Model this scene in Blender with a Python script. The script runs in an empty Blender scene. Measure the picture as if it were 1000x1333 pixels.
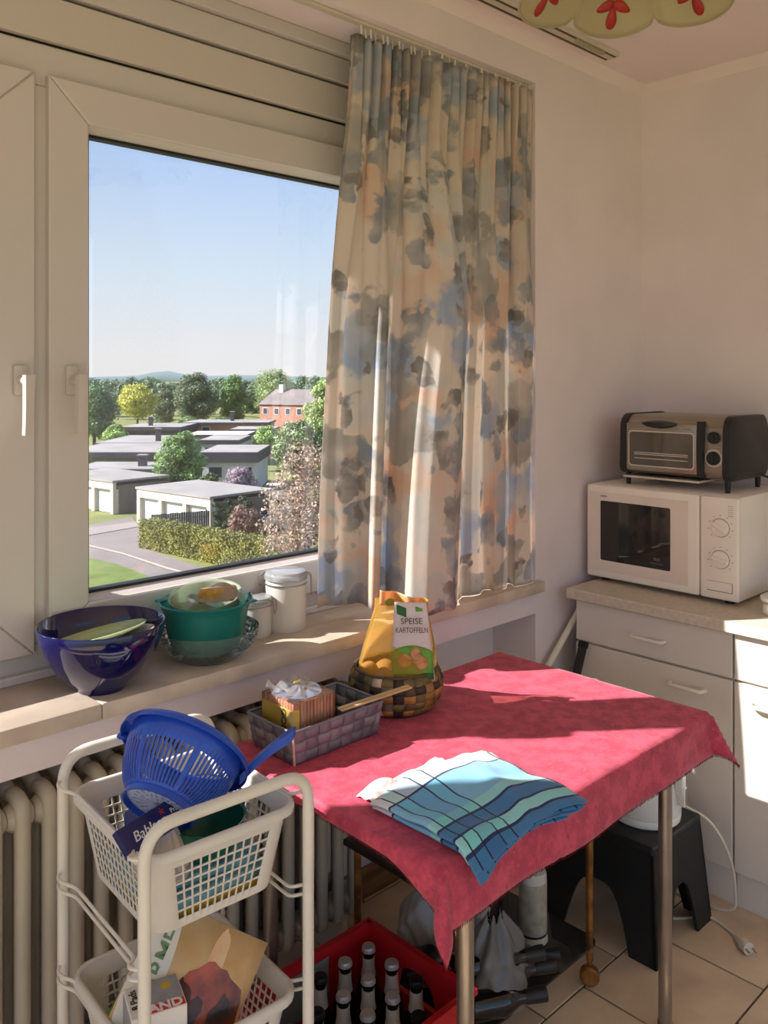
import bpy, bmesh, math, random
import numpy as np
from mathutils import Vector, Matrix
PI = math.pi
R = math.radians
sc = bpy.context.scene
COL = sc.collection

# ------------------------------------------------------------------ camera
cam_d = bpy.data.cameras.new('camera')
cam = bpy.data.objects.new('camera', cam_d)
COL.objects.link(cam)
cam.location = (0, 0, 1.6)
cam.rotation_euler = (R(90), 0, R(-43.9))
cam_d.sensor_fit = 'HORIZONTAL'
cam_d.sensor_width = 36
cam_d.lens = 40.39
cam_d.shift_y = -0.1745
cam_d.clip_start = 0.05
cam_d.clip_end = 9000
sc.camera = cam

# ------------------------------------------------------------------ sky
w = bpy.data.worlds.new('sky')
sc.world = w
w.use_nodes = True
wn = w.node_tree
wn.nodes.clear()
wo = wn.nodes.new('ShaderNodeOutputWorld')
bg = wn.nodes.new('ShaderNodeBackground')
tc = wn.nodes.new('ShaderNodeTexCoord')
sp = wn.nodes.new('ShaderNodeSeparateXYZ')
rp = wn.nodes.new('ShaderNodeValToRGB')
wn.links.new(tc.outputs['Generated'], sp.inputs[0])
wn.links.new(sp.outputs['Z'], rp.inputs[0])
wn.links.new(rp.outputs[0], bg.inputs[0])
wn.links.new(bg.outputs[0], wo.inputs[0])
e = rp.color_ramp.elements
e[0].position = 0.0
e[0].color = (0.73, 0.72, 0.745, 1)
e[1].position = 1.0
e[1].color = (0.17, 0.32, 0.68, 1)
for pos, c in ((0.03, (0.72, 0.725, 0.755, 1)), (0.115, (0.59, 0.695, 0.815, 1)), (0.225, (0.43, 0.575, 0.83, 1)), (0.36, (0.32, 0.48, 0.80, 1))):
    k = e.new(pos)
    k.color = c
bg.inputs[1].default_value = 0.42

# ------------------------------------------------------------------ sun
SUN_DIR = Vector((0.78, -0.600, -0.680)).normalized()
sd = bpy.data.lights.new('sun', 'SUN')
sd.energy = 4.7
sd.color = (1.0, 0.96, 0.93)
sd.angle = R(0.6)
sun = bpy.data.objects.new('sun', sd)
COL.objects.link(sun)
sun.rotation_euler = SUN_DIR.to_track_quat('-Z', 'Y').to_euler()
sun.location = (-20, 20, 15)

sc.view_settings.view_transform = 'Standard'
sc.view_settings.look = 'None'
sc.view_settings.gamma = 1
sc.view_settings.use_curve_mapping = False
sc.view_settings.exposure = 1.65
sc.cycles.use_denoising = True
sc.cycles.max_bounces = 7
sc.cycles.diffuse_bounces = 5
sc.cycles.transparent_max_bounces = 12
sc.cycles.sample_clamp_indirect = 6
sc.cycles.adaptive_threshold = 0.03


# ------------------------------------------------------------------ materials
def lin(c):
    return tuple(((v / 255) / 12.92 if v / 255 <= .04045 else ((v / 255 + .055) / 1.055) ** 2.4) for v in c[:3])


MATS = {}


def mat(name, col, rough=.5, metal=0., var=.08, vs=6., bump=0., bs=40., spec=.5, col2=None, trans=0., ior=1.45,
        transl=0., sheen=0., coat=0., alpha=1.0, stretch=None):
    """Principled material whose colour wanders a little with a noise texture, plus fine bump."""
    if name in MATS:
        return MATS[name]
    m = bpy.data.materials.new(name)
    m.use_nodes = True
    n = m.node_tree.nodes
    L = m.node_tree.links
    b = n['Principled BSDF']
    c = lin(col)
    b.inputs['Roughness'].default_value = rough
    b.inputs['Metallic'].default_value = metal
    b.inputs['IOR'].default_value = ior
    b.inputs['Specular IOR Level'].default_value = spec
    b.inputs['Transmission Weight'].default_value = trans
    b.inputs['Coat Weight'].default_value = coat
    b.inputs['Sheen Weight'].default_value = sheen
    b.inputs['Alpha'].default_value = alpha
    t = n.new('ShaderNodeTexCoord')
    mp = n.new('ShaderNodeMapping')
    if stretch:
        mp.inputs['Scale'].default_value = stretch
    L.new(t.outputs['Object'], mp.inputs[0])
    nz = n.new('ShaderNodeTexNoise')
    nz.inputs['Scale'].default_value = vs
    nz.inputs['Detail'].default_value = 5
    L.new(mp.outputs[0], nz.inputs['Vector'])
    mx = n.new('ShaderNodeMix')
    mx.data_type = 'RGBA'
    c2 = lin(col2) if col2 else tuple(max(0, v * (1 - 2 * var)) for v in c)
    c1 = c if col2 else tuple(min(1, v * (1 + var)) for v in c)
    mx.inputs[6].default_value = (*c1, 1)
    mx.inputs[7].default_value = (*c2, 1)
    mr = n.new('ShaderNodeMapRange')
    mr.inputs[1].default_value = .35
    mr.inputs[2].default_value = .65
    L.new(nz.outputs[0], mr.inputs[0])
    L.new(mr.outputs[0], mx.inputs[0])
    L.new(mx.outputs[2], b.inputs['Base Color'])
    if bump > 0:
        nb = n.new('ShaderNodeTexNoise')
        nb.inputs['Scale'].default_value = bs
        nb.inputs['Detail'].default_value = 4
        L.new(mp.outputs[0], nb.inputs['Vector'])
        bp = n.new('ShaderNodeBump')
        bp.inputs['Strength'].default_value = bump
        bp.inputs['Distance'].default_value = .01
        L.new(nb.outputs[0], bp.inputs['Height'])
        L.new(bp.outputs[0], b.inputs['Normal'])
    if transl > 0:
        tr = n.new('ShaderNodeBsdfTranslucent')
        L.new(mx.outputs[2], tr.inputs[0])
        ms = n.new('ShaderNodeMixShader')
        ms.inputs[0].default_value = transl
        L.new(b.outputs[0], ms.inputs[1])
        L.new(tr.outputs[0], ms.inputs[2])
        L.new(ms.outputs[0], n['Material Output'].inputs[0])
    MATS[name] = m
    return m


def clear_mat(name, tint=(1, 1, 1), ior=1.5, rough=0.0, body=0.0, bodycol=(255, 255, 255)):
    """thin clear sheet: fresnel reflection over see-through, with an optional milky share"""
    if name in MATS:
        return MATS[name]
    m = bpy.data.materials.new(name)
    m.use_nodes = True
    n = m.node_tree.nodes
    L = m.node_tree.links
    n.remove(n['Principled BSDF'])
    tr = n.new('ShaderNodeBsdfTransparent')
    tr.inputs[0].default_value = (*tint, 1)
    last = tr
    if body > 0:
        df = n.new('ShaderNodeBsdfDiffuse')
        df.inputs[0].default_value = (*lin(bodycol), 1)
        tl = n.new('ShaderNodeBsdfTranslucent')
        tl.inputs[0].default_value = (*lin(bodycol), 1)
        m1 = n.new('ShaderNodeMixShader')
        m1.inputs[0].default_value = .45
        L.new(df.outputs[0], m1.inputs[1])
        L.new(tl.outputs[0], m1.inputs[2])
        m2 = n.new('ShaderNodeMixShader')
        m2.inputs[0].default_value = body
        L.new(tr.outputs[0], m2.inputs[1])
        L.new(m1.outputs[0], m2.inputs[2])
        last = m2
    gl = n.new('ShaderNodeBsdfGlossy')
    gl.inputs['Roughness'].default_value = rough
    fr = n.new('ShaderNodeFresnel')
    fr.inputs[0].default_value = ior
    ms = n.new('ShaderNodeMixShader')
    L.new(fr.outputs[0], ms.inputs[0])
    L.new(last.outputs[0], ms.inputs[1])
    L.new(gl.outputs[0], ms.inputs[2])
    L.new(ms.outputs[0], n['Material Output'].inputs[0])
    MATS[name] = m
    return m


# ------------------------------------------------------------------ mesh helpers
def V(*a):
    return Vector(a)


class MB:
    """collects geometry in world coordinates"""

    def __init__(self):
        self.v = []
        self.f = []
        self.uv = None

    def add(self, vs, fs):
        o = len(self.v)
        self.v += [tuple(p) for p in vs]
        self.f += [tuple(i + o for i in f) for f in fs]
        return self

    def box(self, x0, x1, y0, y1, z0, z1, bev=0., seg=2, M=None):
        x0, x1 = min(x0, x1), max(x0, x1)
        y0, y1 = min(y0, y1), max(y0, y1)
        z0, z1 = min(z0, z1), max(z0, z1)
        bev = min(bev, .49 * min(x1 - x0, y1 - y0, z1 - z0))
        if bev <= 0:
            vs = [(x, y, z) for z in (z0, z1) for y in (y0, y1) for x in (x0, x1)]
            fs = [(0, 2, 3, 1), (4, 5, 7, 6), (0, 1, 5, 4), (2, 6, 7, 3), (0, 4, 6, 2), (1, 3, 7, 5)]
        else:
            bm = bmesh.new()
            bmesh.ops.create_cube(bm, size=1)
            for q in bm.verts:
                q.co = ((x0 + x1) / 2 + q.co.x * (x1 - x0), (y0 + y1) / 2 + q.co.y * (y1 - y0), (z0 + z1) / 2 + q.co.z * (z1 - z0))
            bmesh.ops.bevel(bm, geom=bm.edges[:], offset=bev, segments=seg, profile=.5, affect='EDGES')
            bm.verts.index_update()
            vs = [q.co.copy() for q in bm.verts]
            fs = [[q.index for q in f.verts] for f in bm.faces]
            bm.free()
        if M is not None:
            vs = [M @ Vector(p) for p in vs]
        return self.add(vs, fs)

    def hull(self, bottom, top):
        """prism between two loops of equal length (both counter-clockwise from above)"""
        n = len(bottom)
        vs = list(bottom) + list(top)
        fs = [tuple(range(n - 1, -1, -1)), tuple(range(n, 2 * n))]
        fs += [(i, (i + 1) % n, n + (i + 1) % n, n + i) for i in range(n)]
        return self.add(vs, fs)

    def loft(self, loops, cap0=True, cap1=True, closed=True):
        n = len(loops[0])
        vs = [p for l in loops for p in l]
        fs = []
        m = n if closed else n - 1
        for k in range(len(loops) - 1):
            for i in range(m):
                j = (i + 1) % n
                fs.append((k * n + i, k * n + j, (k + 1) * n + j, (k + 1) * n + i))
        if cap0:
            fs.append(tuple(range(n - 1, -1, -1)))
        if cap1:
            fs.append(tuple(range((len(loops) - 1) * n, len(loops) * n)))
        return self.add(vs, fs)

    def lathe(self, prof, c=(0, 0, 0), n=32, M=None, closed_profile=False, skip=None):
        """profile of (radius, height) spun about z through c (or through M)"""
        vs = []
        for r, z in prof:
            for i in range(n):
                a = 2 * PI * i / n
                p = Vector((r * math.cos(a), r * math.sin(a), z))
                vs.append(M @ p if M is not None else p + Vector(c))
        fs = []
        K = len(prof)
        for k in range(K - 1 if not closed_profile else K):
            for i in range(n):
                if skip and skip(k, i):
                    continue
                j = (i + 1) % n
                k2 = (k + 1) % K
                fs.append((k * n + i, k * n + j, k2 * n + j, k2 * n + i))
        if not closed_profile:
            if prof[0][0] > 1e-6:
                fs.append(tuple(range(n - 1, -1, -1)))
            if prof[-1][0] > 1e-6:
                fs.append(tuple(range((K - 1) * n, K * n)))
        return self.add(vs, fs)

    def shell(self, prof, c=(0, 0, 0), n=32, M=None, skip=None):
        """open lathe without caps"""
        vs = []
        for r, z in prof:
            for i in range(n):
                a = 2 * PI * i / n
                p = Vector((r * math.cos(a), r * math.sin(a), z))
                vs.append(M @ p if M is not None else p + Vector(c))
        fs = []
        for k in range(len(prof) - 1):
            for i in range(n):
                if skip and skip(k, i):
                    continue
                j = (i + 1) % n
                fs.append((k * n + i, k * n + j, (k + 1) * n + j, (k + 1) * n + i))
        return self.add(vs, fs)

    def tube(self, pts, r=.01, n=8, closed=False, caps=True, flat=1.0):
        P = [Vector(p) for p in pts]
        rr = r if isinstance(r, (list, tuple)) else [r] * len(P)
        T = []
        for i in range(len(P)):
            a = P[i - 1] if (i > 0 or closed) else P[i]
            b = P[(i + 1) % len(P)] if (i < len(P) - 1 or closed) else P[i]
            t = (b - a)
            T.append(t.normalized() if t.length > 1e-9 else Vector((0, 0, 1)))
        ref = Vector((0, 0, 1)) if abs(T[0].z) < .9 else Vector((1, 0, 0))
        nrm = (ref - T[0] * ref.dot(T[0])).normalized()
        loops = []
        for i, p in enumerate(P):
            nrm = (nrm - T[i] * nrm.dot(T[i]))
            nrm = nrm.normalized() if nrm.length > 1e-6 else T[i].orthogonal().normalized()
            bn = T[i].cross(nrm)
            loops.append([p + (nrm * math.cos(2 * PI * k / n) + bn * flat * math.sin(2 * PI * k / n)) * rr[i] for k in range(n)])
        if closed:
            loops.append(loops[0])
            return self.loft(loops, False, False)
        return self.loft(loops, caps, caps)

    def grid(self, fn, nu, nv, uvfn=None, skip=None, closed_u=False):
        o = len(self.v)
        cu = nu if closed_u else nu + 1
        vs = [fn(i / nu, j / nv) for j in range(nv + 1) for i in range(cu)]
        fs = []
        for j in range(nv):
            for i in range(nu):
                if skip and skip(i, j):
                    continue
                i2 = (i + 1) % cu
                fs.append((j * cu + i, j * cu + i2, (j + 1) * cu + i2, (j + 1) * cu + i))
        self.add(vs, fs)
        if uvfn:
            if self.uv is None:
                self.uv = {}
            for j in range(nv + 1):
                for i in range(cu):
                    self.uv[o + j * cu + i] = uvfn(i / nu, j / nv)
        return self

    def ball(self, c, r, n=16, m=10, sq=(1, 1, 1), M=None):
        vs = []
        for j in range(m + 1):
            a = -PI / 2 + PI * j / m
            for i in range(n):
                b = 2 * PI * i / n
                p = Vector((r * sq[0] * math.cos(a) * math.cos(b), r * sq[1] * math.cos(a) * math.sin(b), r * sq[2] * math.sin(a)))
                vs.append((M @ p if M is not None else p) + Vector(c))
        fs = [(j * n + i, j * n + (i + 1) % n, (j + 1) * n + (i + 1) % n, (j + 1) * n + i) for j in range(m) for i in range(n)]
        return self.add(vs, fs)

    def build(self, name, material, parent=None, smooth=True, ang=38, solid=0., subd=0, soloff=0.):
        off = origin(parent)
        me = bpy.data.meshes.new(name)
        me.from_pydata([(x - off.x, y - off.y, z - off.z) for x, y, z in self.v], [], self.f)
        if self.uv is not None:
            ul = me.uv_layers.new(name='UVMap')
            for lp in me.loops:
                ul.data[lp.index].uv = self.uv.get(lp.vertex_index, (0, 0))
        me.materials.append(material)
        if smooth:
            for p in me.polygons:
                p.use_smooth = True
            me.set_sharp_from_angle(angle=R(ang))
        me.validate()
        o = bpy.data.objects.new(name, me)
        COL.objects.link(o)
        if parent is not None:
            o.parent = parent
        ORG[o.name] = off
        if solid:
            s = o.modifiers.new('thickness', 'SOLIDIFY')
            s.thickness = solid
            s.offset = soloff
        if subd:
            s = o.modifiers.new('smooth', 'SUBSURF')
            s.levels = subd
            s.render_levels = subd
        return o


ORG = {}


def origin(o):
    return ORG[o.name] if o is not None else Vector((0, 0, 0))


def tag(o, label=None, cat=None, group=None, kind=None):
    if label:
        o['label'] = label
    if cat:
        o['category'] = cat
    if group:
        o['group'] = group
    if kind:
        o['kind'] = kind
    return o


def thing(name, label, cat, loc, group=None, kind=None):
    o = bpy.data.objects.new(name, None)
    o.empty_display_size = .05
    o.location = loc
    COL.objects.link(o)
    ORG[o.name] = Vector(loc)
    return tag(o, label, cat, group, kind)


def copy_tree(o, delta, parent=None):
    c = o.copy()
    COL.objects.link(c)
    if parent is None:
        c.location = o.location + Vector(delta)
    else:
        c.parent = parent
    ORG[c.name] = ORG[o.name] + Vector(delta)
    for ch in list(o.children):
        copy_tree(ch, delta, c)
    return c


def text(name, body, size, org, right, up, material, parent, extrude=.0004, align='CENTER', bold=0., xs=1.0, shear=0.):
    cu = bpy.data.curves.new(name, 'FONT')
    cu.body = body
    cu.size = size
    cu.align_x = align
    cu.align_y = 'CENTER'
    cu.extrude = extrude
    cu.offset = bold
    cu.shear = shear
    cu.resolution_u = 4
    r = Vector(right).normalized()
    u = Vector(up)
    u = (u - r * u.dot(r)).normalized()
    n = r.cross(u)
    tmp = bpy.data.objects.new(name + '_curve', cu)
    me = bpy.data.meshes.new_from_object(tmp)
    me.name = name
    bpy.data.objects.remove(tmp)
    bpy.data.curves.remove(cu)
    me.materials.clear()
    me.materials.append(material)
    o = bpy.data.objects.new(name, me)
    COL.objects.link(o)
    p = Vector(org) - origin(parent)
    M = Matrix.Translation(p) @ Matrix((r * xs, u, n)).transposed().to_4x4()
    o.parent = parent
    o.matrix_parent_inverse = Matrix.Identity(4)
    o.matrix_basis = M
    ORG[o.name] = origin(parent)
    return o


def fillet(pts, r, n=5):
    """round the corners of a polyline"""
    P = [Vector(p) for p in pts]
    out = [P[0]]
    for i in range(1, len(P) - 1):
        a = (P[i - 1] - P[i])
        b = (P[i + 1] - P[i])
        d = min(r, a.length * .49, b.length * .49)
        p0 = P[i] + a.normalized() * d
        p1 = P[i] + b.normalized() * d
        for k in range(n + 1):
            t = k / n
            out.append(p0 * (1 - t) ** 2 + P[i] * 2 * t * (1 - t) + p1 * t ** 2)
    out.append(P[-1])
    return out


def spline(pts, n=8):
    P = [Vector(p) for p in pts]
    out = []
    for i in range(len(P) - 1):
        p0 = P[max(i - 1, 0)]
        p1, p2 = P[i], P[i + 1]
        p3 = P[min(i + 2, len(P) - 1)]
        for k in range(n):
            t = k / n
            out.append(.5 * ((2 * p1) + (p2 - p0) * t + (2 * p0 - 5 * p1 + 4 * p2 - p3) * t * t + (3 * p1 - p0 - 3 * p2 + p3) * t ** 3))
    out.append(P[-1])
    return out


def rrect(cx, cy, w_, d_, r, z, n=5, M=None):
    """rounded rectangle loop in plan"""
    out = []
    for sx, sy, a0 in ((1, 1, 0), (-1, 1, 90), (-1, -1, 180), (1, -1, 270)):
        for k in range(n + 1):
            a = R(a0 + 90 * k / n)
            p = Vector((cx + sx * (w_ / 2 - r) + r * math.cos(a), cy + sy * (d_ / 2 - r) + r * math.sin(a), z))
            out.append(M @ p if M is not None else p)
    return out


def frame_mat(o, x, y):
    """matrix with origin o, local x along x, local y along y (orthonormalised)"""
    x = Vector(x).normalized()
    y = Vector(y)
    y = (y - x * y.dot(x)).normalized()
    z = x.cross(y)
    return Matrix.Translation(Vector(o)) @ Matrix((x, y, z)).transposed().to_4x4()


def smooth01(t):
    t = max(0., min(1., t))
    return t * t * (3 - 2 * t)


def lerp_tab(tab, x):
    if x <= tab[0][0]:
        return tab[0][1]
    for (a, b), (c, d) in zip(tab, tab[1:]):
        if x <= c:
            t = (x - a) / (c - a)
            return b + (d - b) * t
    return tab[-1][1]


def hash1(*k):
    return random.Random(str(k)).random()

# ------------------------------------------------------------------ palette of the room
m_wall = mat('wall_paint', (232, 219, 220), .9, var=.025, vs=3, bump=.10, bs=160)
m_ceil = mat('ceiling_paint', (238, 222, 222), .95, var=.02, vs=2)
m_pvc = mat('window_plastic', (202, 194, 190), .35, var=.015, vs=2)
m_pvc2 = mat('shutter_casing_plastic', (200, 191, 184), .45, var=.02, vs=2)
m_rubber = mat('black_rubber', (24, 24, 26), .6, var=.1)
m_glass = clear_mat('window_glass', (.985, .99, .985), 1.95)
m_sill = mat('sill_limestone', (208, 190, 172), .42, var=.09, vs=9, bump=.05, bs=60)
m_tile = mat('floor_tile_glaze', (218, 192, 160), .32, var=.10, vs=5, bump=.06, bs=25)
m_grout = mat('grout', (92, 76, 62), .9, var=.1, vs=20)
m_wood_base = mat('baseboard_wood', (136, 98, 62), .5, var=.2, vs=4, stretch=(1, 8, 8))
m_metal_rail = mat('rail_white', (206, 196, 180), .5, var=.03)
m_dark = mat('dark_gap', (20, 18, 16), .9)
m_rad = mat('radiator_enamel', (188, 178, 160), .38, var=.05, vs=4)

YW = 1.774      # inner face of the window wall
XC = 3.14       # inner face of the right wall
ZC = 2.76       # ceiling
YO = 2.26       # outer face of the window wall
XJL, XJR = -0.14, 2.43   # window opening
ZH = 2.614      # head of the opening
YF = 2.0        # front of the window frame


def struct(o, label=None):
    o['kind'] = 'structure'
    if label:
        o['label'] = label
    return o


# floor: screed with separate tiles in running bond
fl = thing('floor', 'beige ceramic tile floor laid in running bond', None, (0, 0, 0), kind='structure')
MB().box(-2.2, XC, -2.6, 1.97, -.12, -.004).build('grout_bed', m_grout, fl, smooth=False)
tw, td = .33, .335
tile0 = None
rows = list(range(-10, 3))
for j in rows:
    y0 = 1.27 + j * td
    y1 = min(y0 + td, 1.965)
    if y1 - y0 < .02:
        continue
    offx = 1.95 + (tw / 2 if j % 2 == 0 else 0)
    i = -14
    while True:
        x0 = offx + i * tw
        i += 1
        if x0 + tw < -2.2:
            continue
        if x0 >= XC:
            break
        x1 = min(x0 + tw, XC)
        x0c = max(x0, -2.2)
        full = abs((x1 - x0c) - tw) < 1e-6 and abs((y1 - y0) - td) < 1e-6
        if full and tile0 is not None:
            c = tile0.copy()
            COL.objects.link(c)
            c.parent = fl
            c.location = (x0c, y0, 0)
        else:
            mb = MB().box(.0028, x1 - x0c - .0028, .0028, y1 - y0 - .0028, -.006, 0, .0012, 1)
            o = mb.build('tile', m_tile, None, smooth=False)
            o.parent = fl
            o.location = (x0c, y0, 0)
            ORG[o.name] = Vector((0, 0, 0))
            if full:
                tile0 = o

# walls
mb = MB()
mb.box(-2.2, -1.75, YW, YO, 0, ZC)               # left of the added fill light opening
mb.box(-1.75, -.75, YW, YO, 2.35, ZC)            # above an unseen opening, added to let fill light in
mb.box(-.75, XJL, YW, YO, 0, ZC)                 # between added opening and window
mb.box(XJR, XC + .2, YW, YO, 0, ZC)              # right pier
mb.box(XJL, XJR, YW, YO, ZH, ZC)                 # lintel
mb.box(XJL, XJR, YF + .06, YO, 2.36, ZH)         # outer lintel behind the shutter box
mb.box(XJL, XJR, 1.96, YO, 0, .868)              # niche back
mb.box(XJL, XJR, YW, 1.96, .79, .868)            # band below the sill
struct(mb.build('wall_window', m_wall, smooth=False), 'off-white plaster window wall with a radiator niche')
struct(MB().box(XC, XC + .2, -2.6, YW, 0, ZC).build('wall_right', m_wall, smooth=False), 'off-white plaster wall behind the oven and cupboards')
struct(MB().box(-2.4, XC + .2, -2.6, YO + .4, ZC, ZC + .25).build('ceiling', m_ceil, smooth=False), 'pale plaster ceiling')
# small coving where walls meet the ceiling
mb = MB()
prof = [(0, 0), (.035, 0), (.024, -.010), (.010, -.024), (0, -.035)]
for k in range(len(prof)):
    a, b = prof[k], prof[(k + 1) % len(prof)]
    mb.add([(-2.2, YW - a[0], ZC + a[1]), (XC, YW - a[0], ZC + a[1]), (XC, YW - b[0], ZC + b[1]), (-2.2, YW - b[0], ZC + b[1])], [(0, 1, 2, 3)])
    mb.add([(XC - a[0], -2.6, ZC + a[1]), (XC - a[0], YW, ZC + a[1]), (XC - b[0], YW, ZC + b[1]), (XC - b[0], -2.6, ZC + b[1])], [(3, 2, 1, 0)])
struct(mb.build('trim_1', m_ceil, smooth=False), 'narrow plaster coving below the ceiling')
struct(MB().box(1.62, XJR, 1.945, 1.96, 0, .095, .003, 1).build('baseboard_window', m_wood_base, smooth=False), 'brown wooden baseboard at the back of the radiator niche')

# stone sill in two slabs
sl = thing('window_sill', 'polished beige stone window sill made of two slabs', None, (1.2, 1.86, .88), kind='structure')
MB().box(XJL - .03, 0.8415, 1.742, 1.999, .869, .905, .003, 2).build('slab', m_sill, sl)
MB().box(0.843, XJR + .012, 1.742, 1.999, .869, .905, .003, 2).build('slab', m_sill, sl)

# window: outer frame, two sashes with mitred members, glass, gaskets, handles
wi = thing('window_1', 'white plastic casement window with two sashes', None, (1.15, 2.04, .905), kind='structure')


def member(name, pts, y0, y1, parent, m=None, bev=.004):
    """a frame member from its outline in x,z, extruded in y, with a chamfered front"""
    c = V(sum(p[0] for p in pts) / len(pts), 0, sum(p[1] for p in pts) / len(pts))
    f = []
    for x, z in pts:
        f.append((x, z))
    n = len(f)

    def inset(d):
        out = []
        for i in range(n):
            p = Vector(f[i])
            a = (Vector(f[i - 1]) - p).normalized()
            b = (Vector(f[(i + 1) % n]) - p).normalized()
            bis = (a + b)
            if bis.length < 1e-6:
                out.append(p)
                continue
            s = abs(a.x * b.y - a.y * b.x)
            out.append(p + (a + b) * (d / max(s, .2)))
        return out
    q = inset(bev)
    loops = [[V(x, y1, z) for x, z in f], [V(x, y0 + bev, z) for x, z in f], [V(p[0], y0, p[1]) for p in q]]
    return MB().loft(loops).build(name, m or m_pvc, parent, smooth=False)


def frame4(x0, x1, z0, z1, wd, y0, y1, parent, nm):
    g = .0005
    X0, X1, Z0, Z1 = x0 + wd, x1 - wd, z0 + wd, z1 - wd
    member(nm, [(x0 + g, z0), (x1 - g, z0), (X1 - g, Z0), (X0 + g, Z0)], y0, y1, parent)
    member(nm, [(X0 + g, Z1), (X1 - g, Z1), (x1 - g, z1), (x0 + g, z1)], y0, y1, parent)
    member(nm, [(x0, z0 + g), (X0, Z0 + g), (X0, Z1 - g), (x0, z1 - g)], y0, y1, parent)
    member(nm, [(X1, Z0 + g), (x1, z0 + g), (x1, z1 - g), (X1, Z1 - g)], y0, y1, parent)
    return X0, X1, Z0, Z1


# fixed frame
ZB, ZT = .905, 2.379
MB().box(XJL, XJR, YF, YF + .08, ZB, .985, .003, 1).build('frame_rail', m_pvc, wi, smooth=False)
MB().box(XJL, XJR, YF, YF + .08, 2.28, ZT, .003, 1).build('frame_rail', m_pvc, wi, smooth=False)
MB().box(XJL, XJL + .06, YF + .001, YF + .08, .985, 2.28, .003, 1).build('frame_post', m_pvc, wi, smooth=False)
MB().box(XJR - .06, XJR, YF + .001, YF + .08, .985, 2.28, .003, 1).build('frame_post', m_pvc, wi, smooth=False)
MB().box(.770, .850, YF - .003, YF + .08, .985, 2.28, .003, 1).build('mullion', m_pvc, wi, smooth=False)
MB().box(XJL, XJR, YF - .022, YF, ZB, .925, .003, 1).build('sill_strip', m_pvc, wi, smooth=False)
YS = 1.976
for sx0, sx1, hx in ((XJL + .035, .794, .757), (.826, XJR - .03, .877)):
    sash = member('sash', [(sx0, .9665), (sx0 + .001, .9665), (sx0 + .001, .9675), (sx0, .9675)], YS + .02, YS + .03, wi, bev=.0001)
    X0, X1, Z0, Z1 = frame4(sx0, sx1, .966, 2.303, .096, YS, YS + .078, sash, 'sash_member')
    # sloped glazing bead
    for (ax, az, bx, bz, nx, nz) in ((X0, Z0, X1, Z0, 0, 1), (X1, Z1, X0, Z1, 0, -1), (X0, Z1, X0, Z0, 1, 0), (X1, Z0, X1, Z1, -1, 0)):
        t = .012
        a2, b2 = V(ax + nx * t, 0, az + nz * t), V(bx + nx * t, 0, bz + nz * t)
        if nx == 0:
            sg = 1 if bx > ax else -1
            a2.x += sg * t
            b2.x -= sg * t
        else:
            sg = 1 if bz > az else -1
            a2.z += sg * t
            b2.z -= sg * t
        mb = MB()
        mb.add([(ax, YS + .012, az), (bx, YS + .012, bz), (b2.x, YS + .040, b2.z), (a2.x, YS + .040, a2.z)], [(0, 1, 2, 3)])
        mb.add([(ax, YS + .07, az), (bx, YS + .07, bz), (b2.x, YS + .07, b2.z), (a2.x, YS + .07, a2.z)], [(3, 2, 1, 0)])
        mb.build('glazing_bead', m_pvc, sash, smooth=False)
        mb = MB()
        mb.box(min(a2.x, b2.x) - .002, max(a2.x, b2.x) + .002, YS + .040, YS + .070, min(a2.z, b2.z) - .002, max(a2.z, b2.z) + .002)
        if nx == 0:
            mb = MB().box(min(a2.x, b2.x) - .002, max(a2.x, b2.x) + .002, YS + .040, YS + .068, a2.z - .001, a2.z + nz * .007)
        else:
            mb = MB().box(a2.x - .001, a2.x + nx * .006, YS + .040, YS + .068, min(a2.z, b2.z), max(a2.z, b2.z))
        mb.build('gasket', m_rubber, sash, smooth=False)
    mb = MB()
    mb.add([(X0 + .01, YS + .054, Z0 + .01), (X1 - .01, YS + .054, Z0 + .01), (X1 - .01, YS + .054, Z1 - .01), (X0 + .01, YS + .054, Z1 - .01)], [(0, 1, 2, 3)])
    mb.build('pane', m_glass, sash, smooth=False)
    mb = MB()
    mb.add([(X0 + .01, YS + .068, Z0 + .01), (X1 - .01, YS + .068, Z0 + .01), (X1 - .01, YS + .068, Z1 - .01), (X0 + .01, YS + .068, Z1 - .01)], [(0, 1, 2, 3)])
    mb.build('pane', m_glass, sash, smooth=False)
    # handle
    h = MB().box(hx - .015, hx + .015, YS - .011, YS + .001, 1.560, 1.630, .005, 2).build('handle', m_pvc2, wi)
    mb = MB().tube([(hx, YS - .008, 1.594), (hx, YS - .05, 1.594)], .011, 12)
    mb.build('handle_neck', m_pvc2, h)
    mb = MB()
    lo = []
    for t in range(9):
        s = t / 8
        z = 1.607 - .135 * s
        hw = .013 - .004 * s
        y = YS - .058 + .012 * s * s
        lo.append([V(hx - hw, y + .008, z), V(hx - hw * .8, y - .006, z), V(hx + hw * .8, y - .006, z), V(hx + hw, y + .008, z)])
    mb.loft(lo)
    mb.build('lever', m_pvc2, h)

# roller shutter casing above the window
tr = thing('trim_2', 'cream roller shutter casing above the window', None, (1.15, 1.99, 2.4), kind='structure')
MB().box(XJL, XJR, 1.985, 2.06, 2.3855, 2.490, .003, 1).build('casing_panel', m_pvc2, tr, smooth=False)
MB().box(XJL, XJR, 1.975, 2.06, 2.498, 2.572, .003, 1).build('casing_panel', m_pvc, tr, smooth=False)
MB().box(XJL, XJR, 1.955, 2.06, 2.574, 2.6135, .003, 1).build('casing_panel', m_pvc, tr, smooth=False)
MB().box(XJL, XJR, 2.005, 2.06, 2.379, 2.5).build('casing_gap', m_dark, tr, smooth=False)

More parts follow.
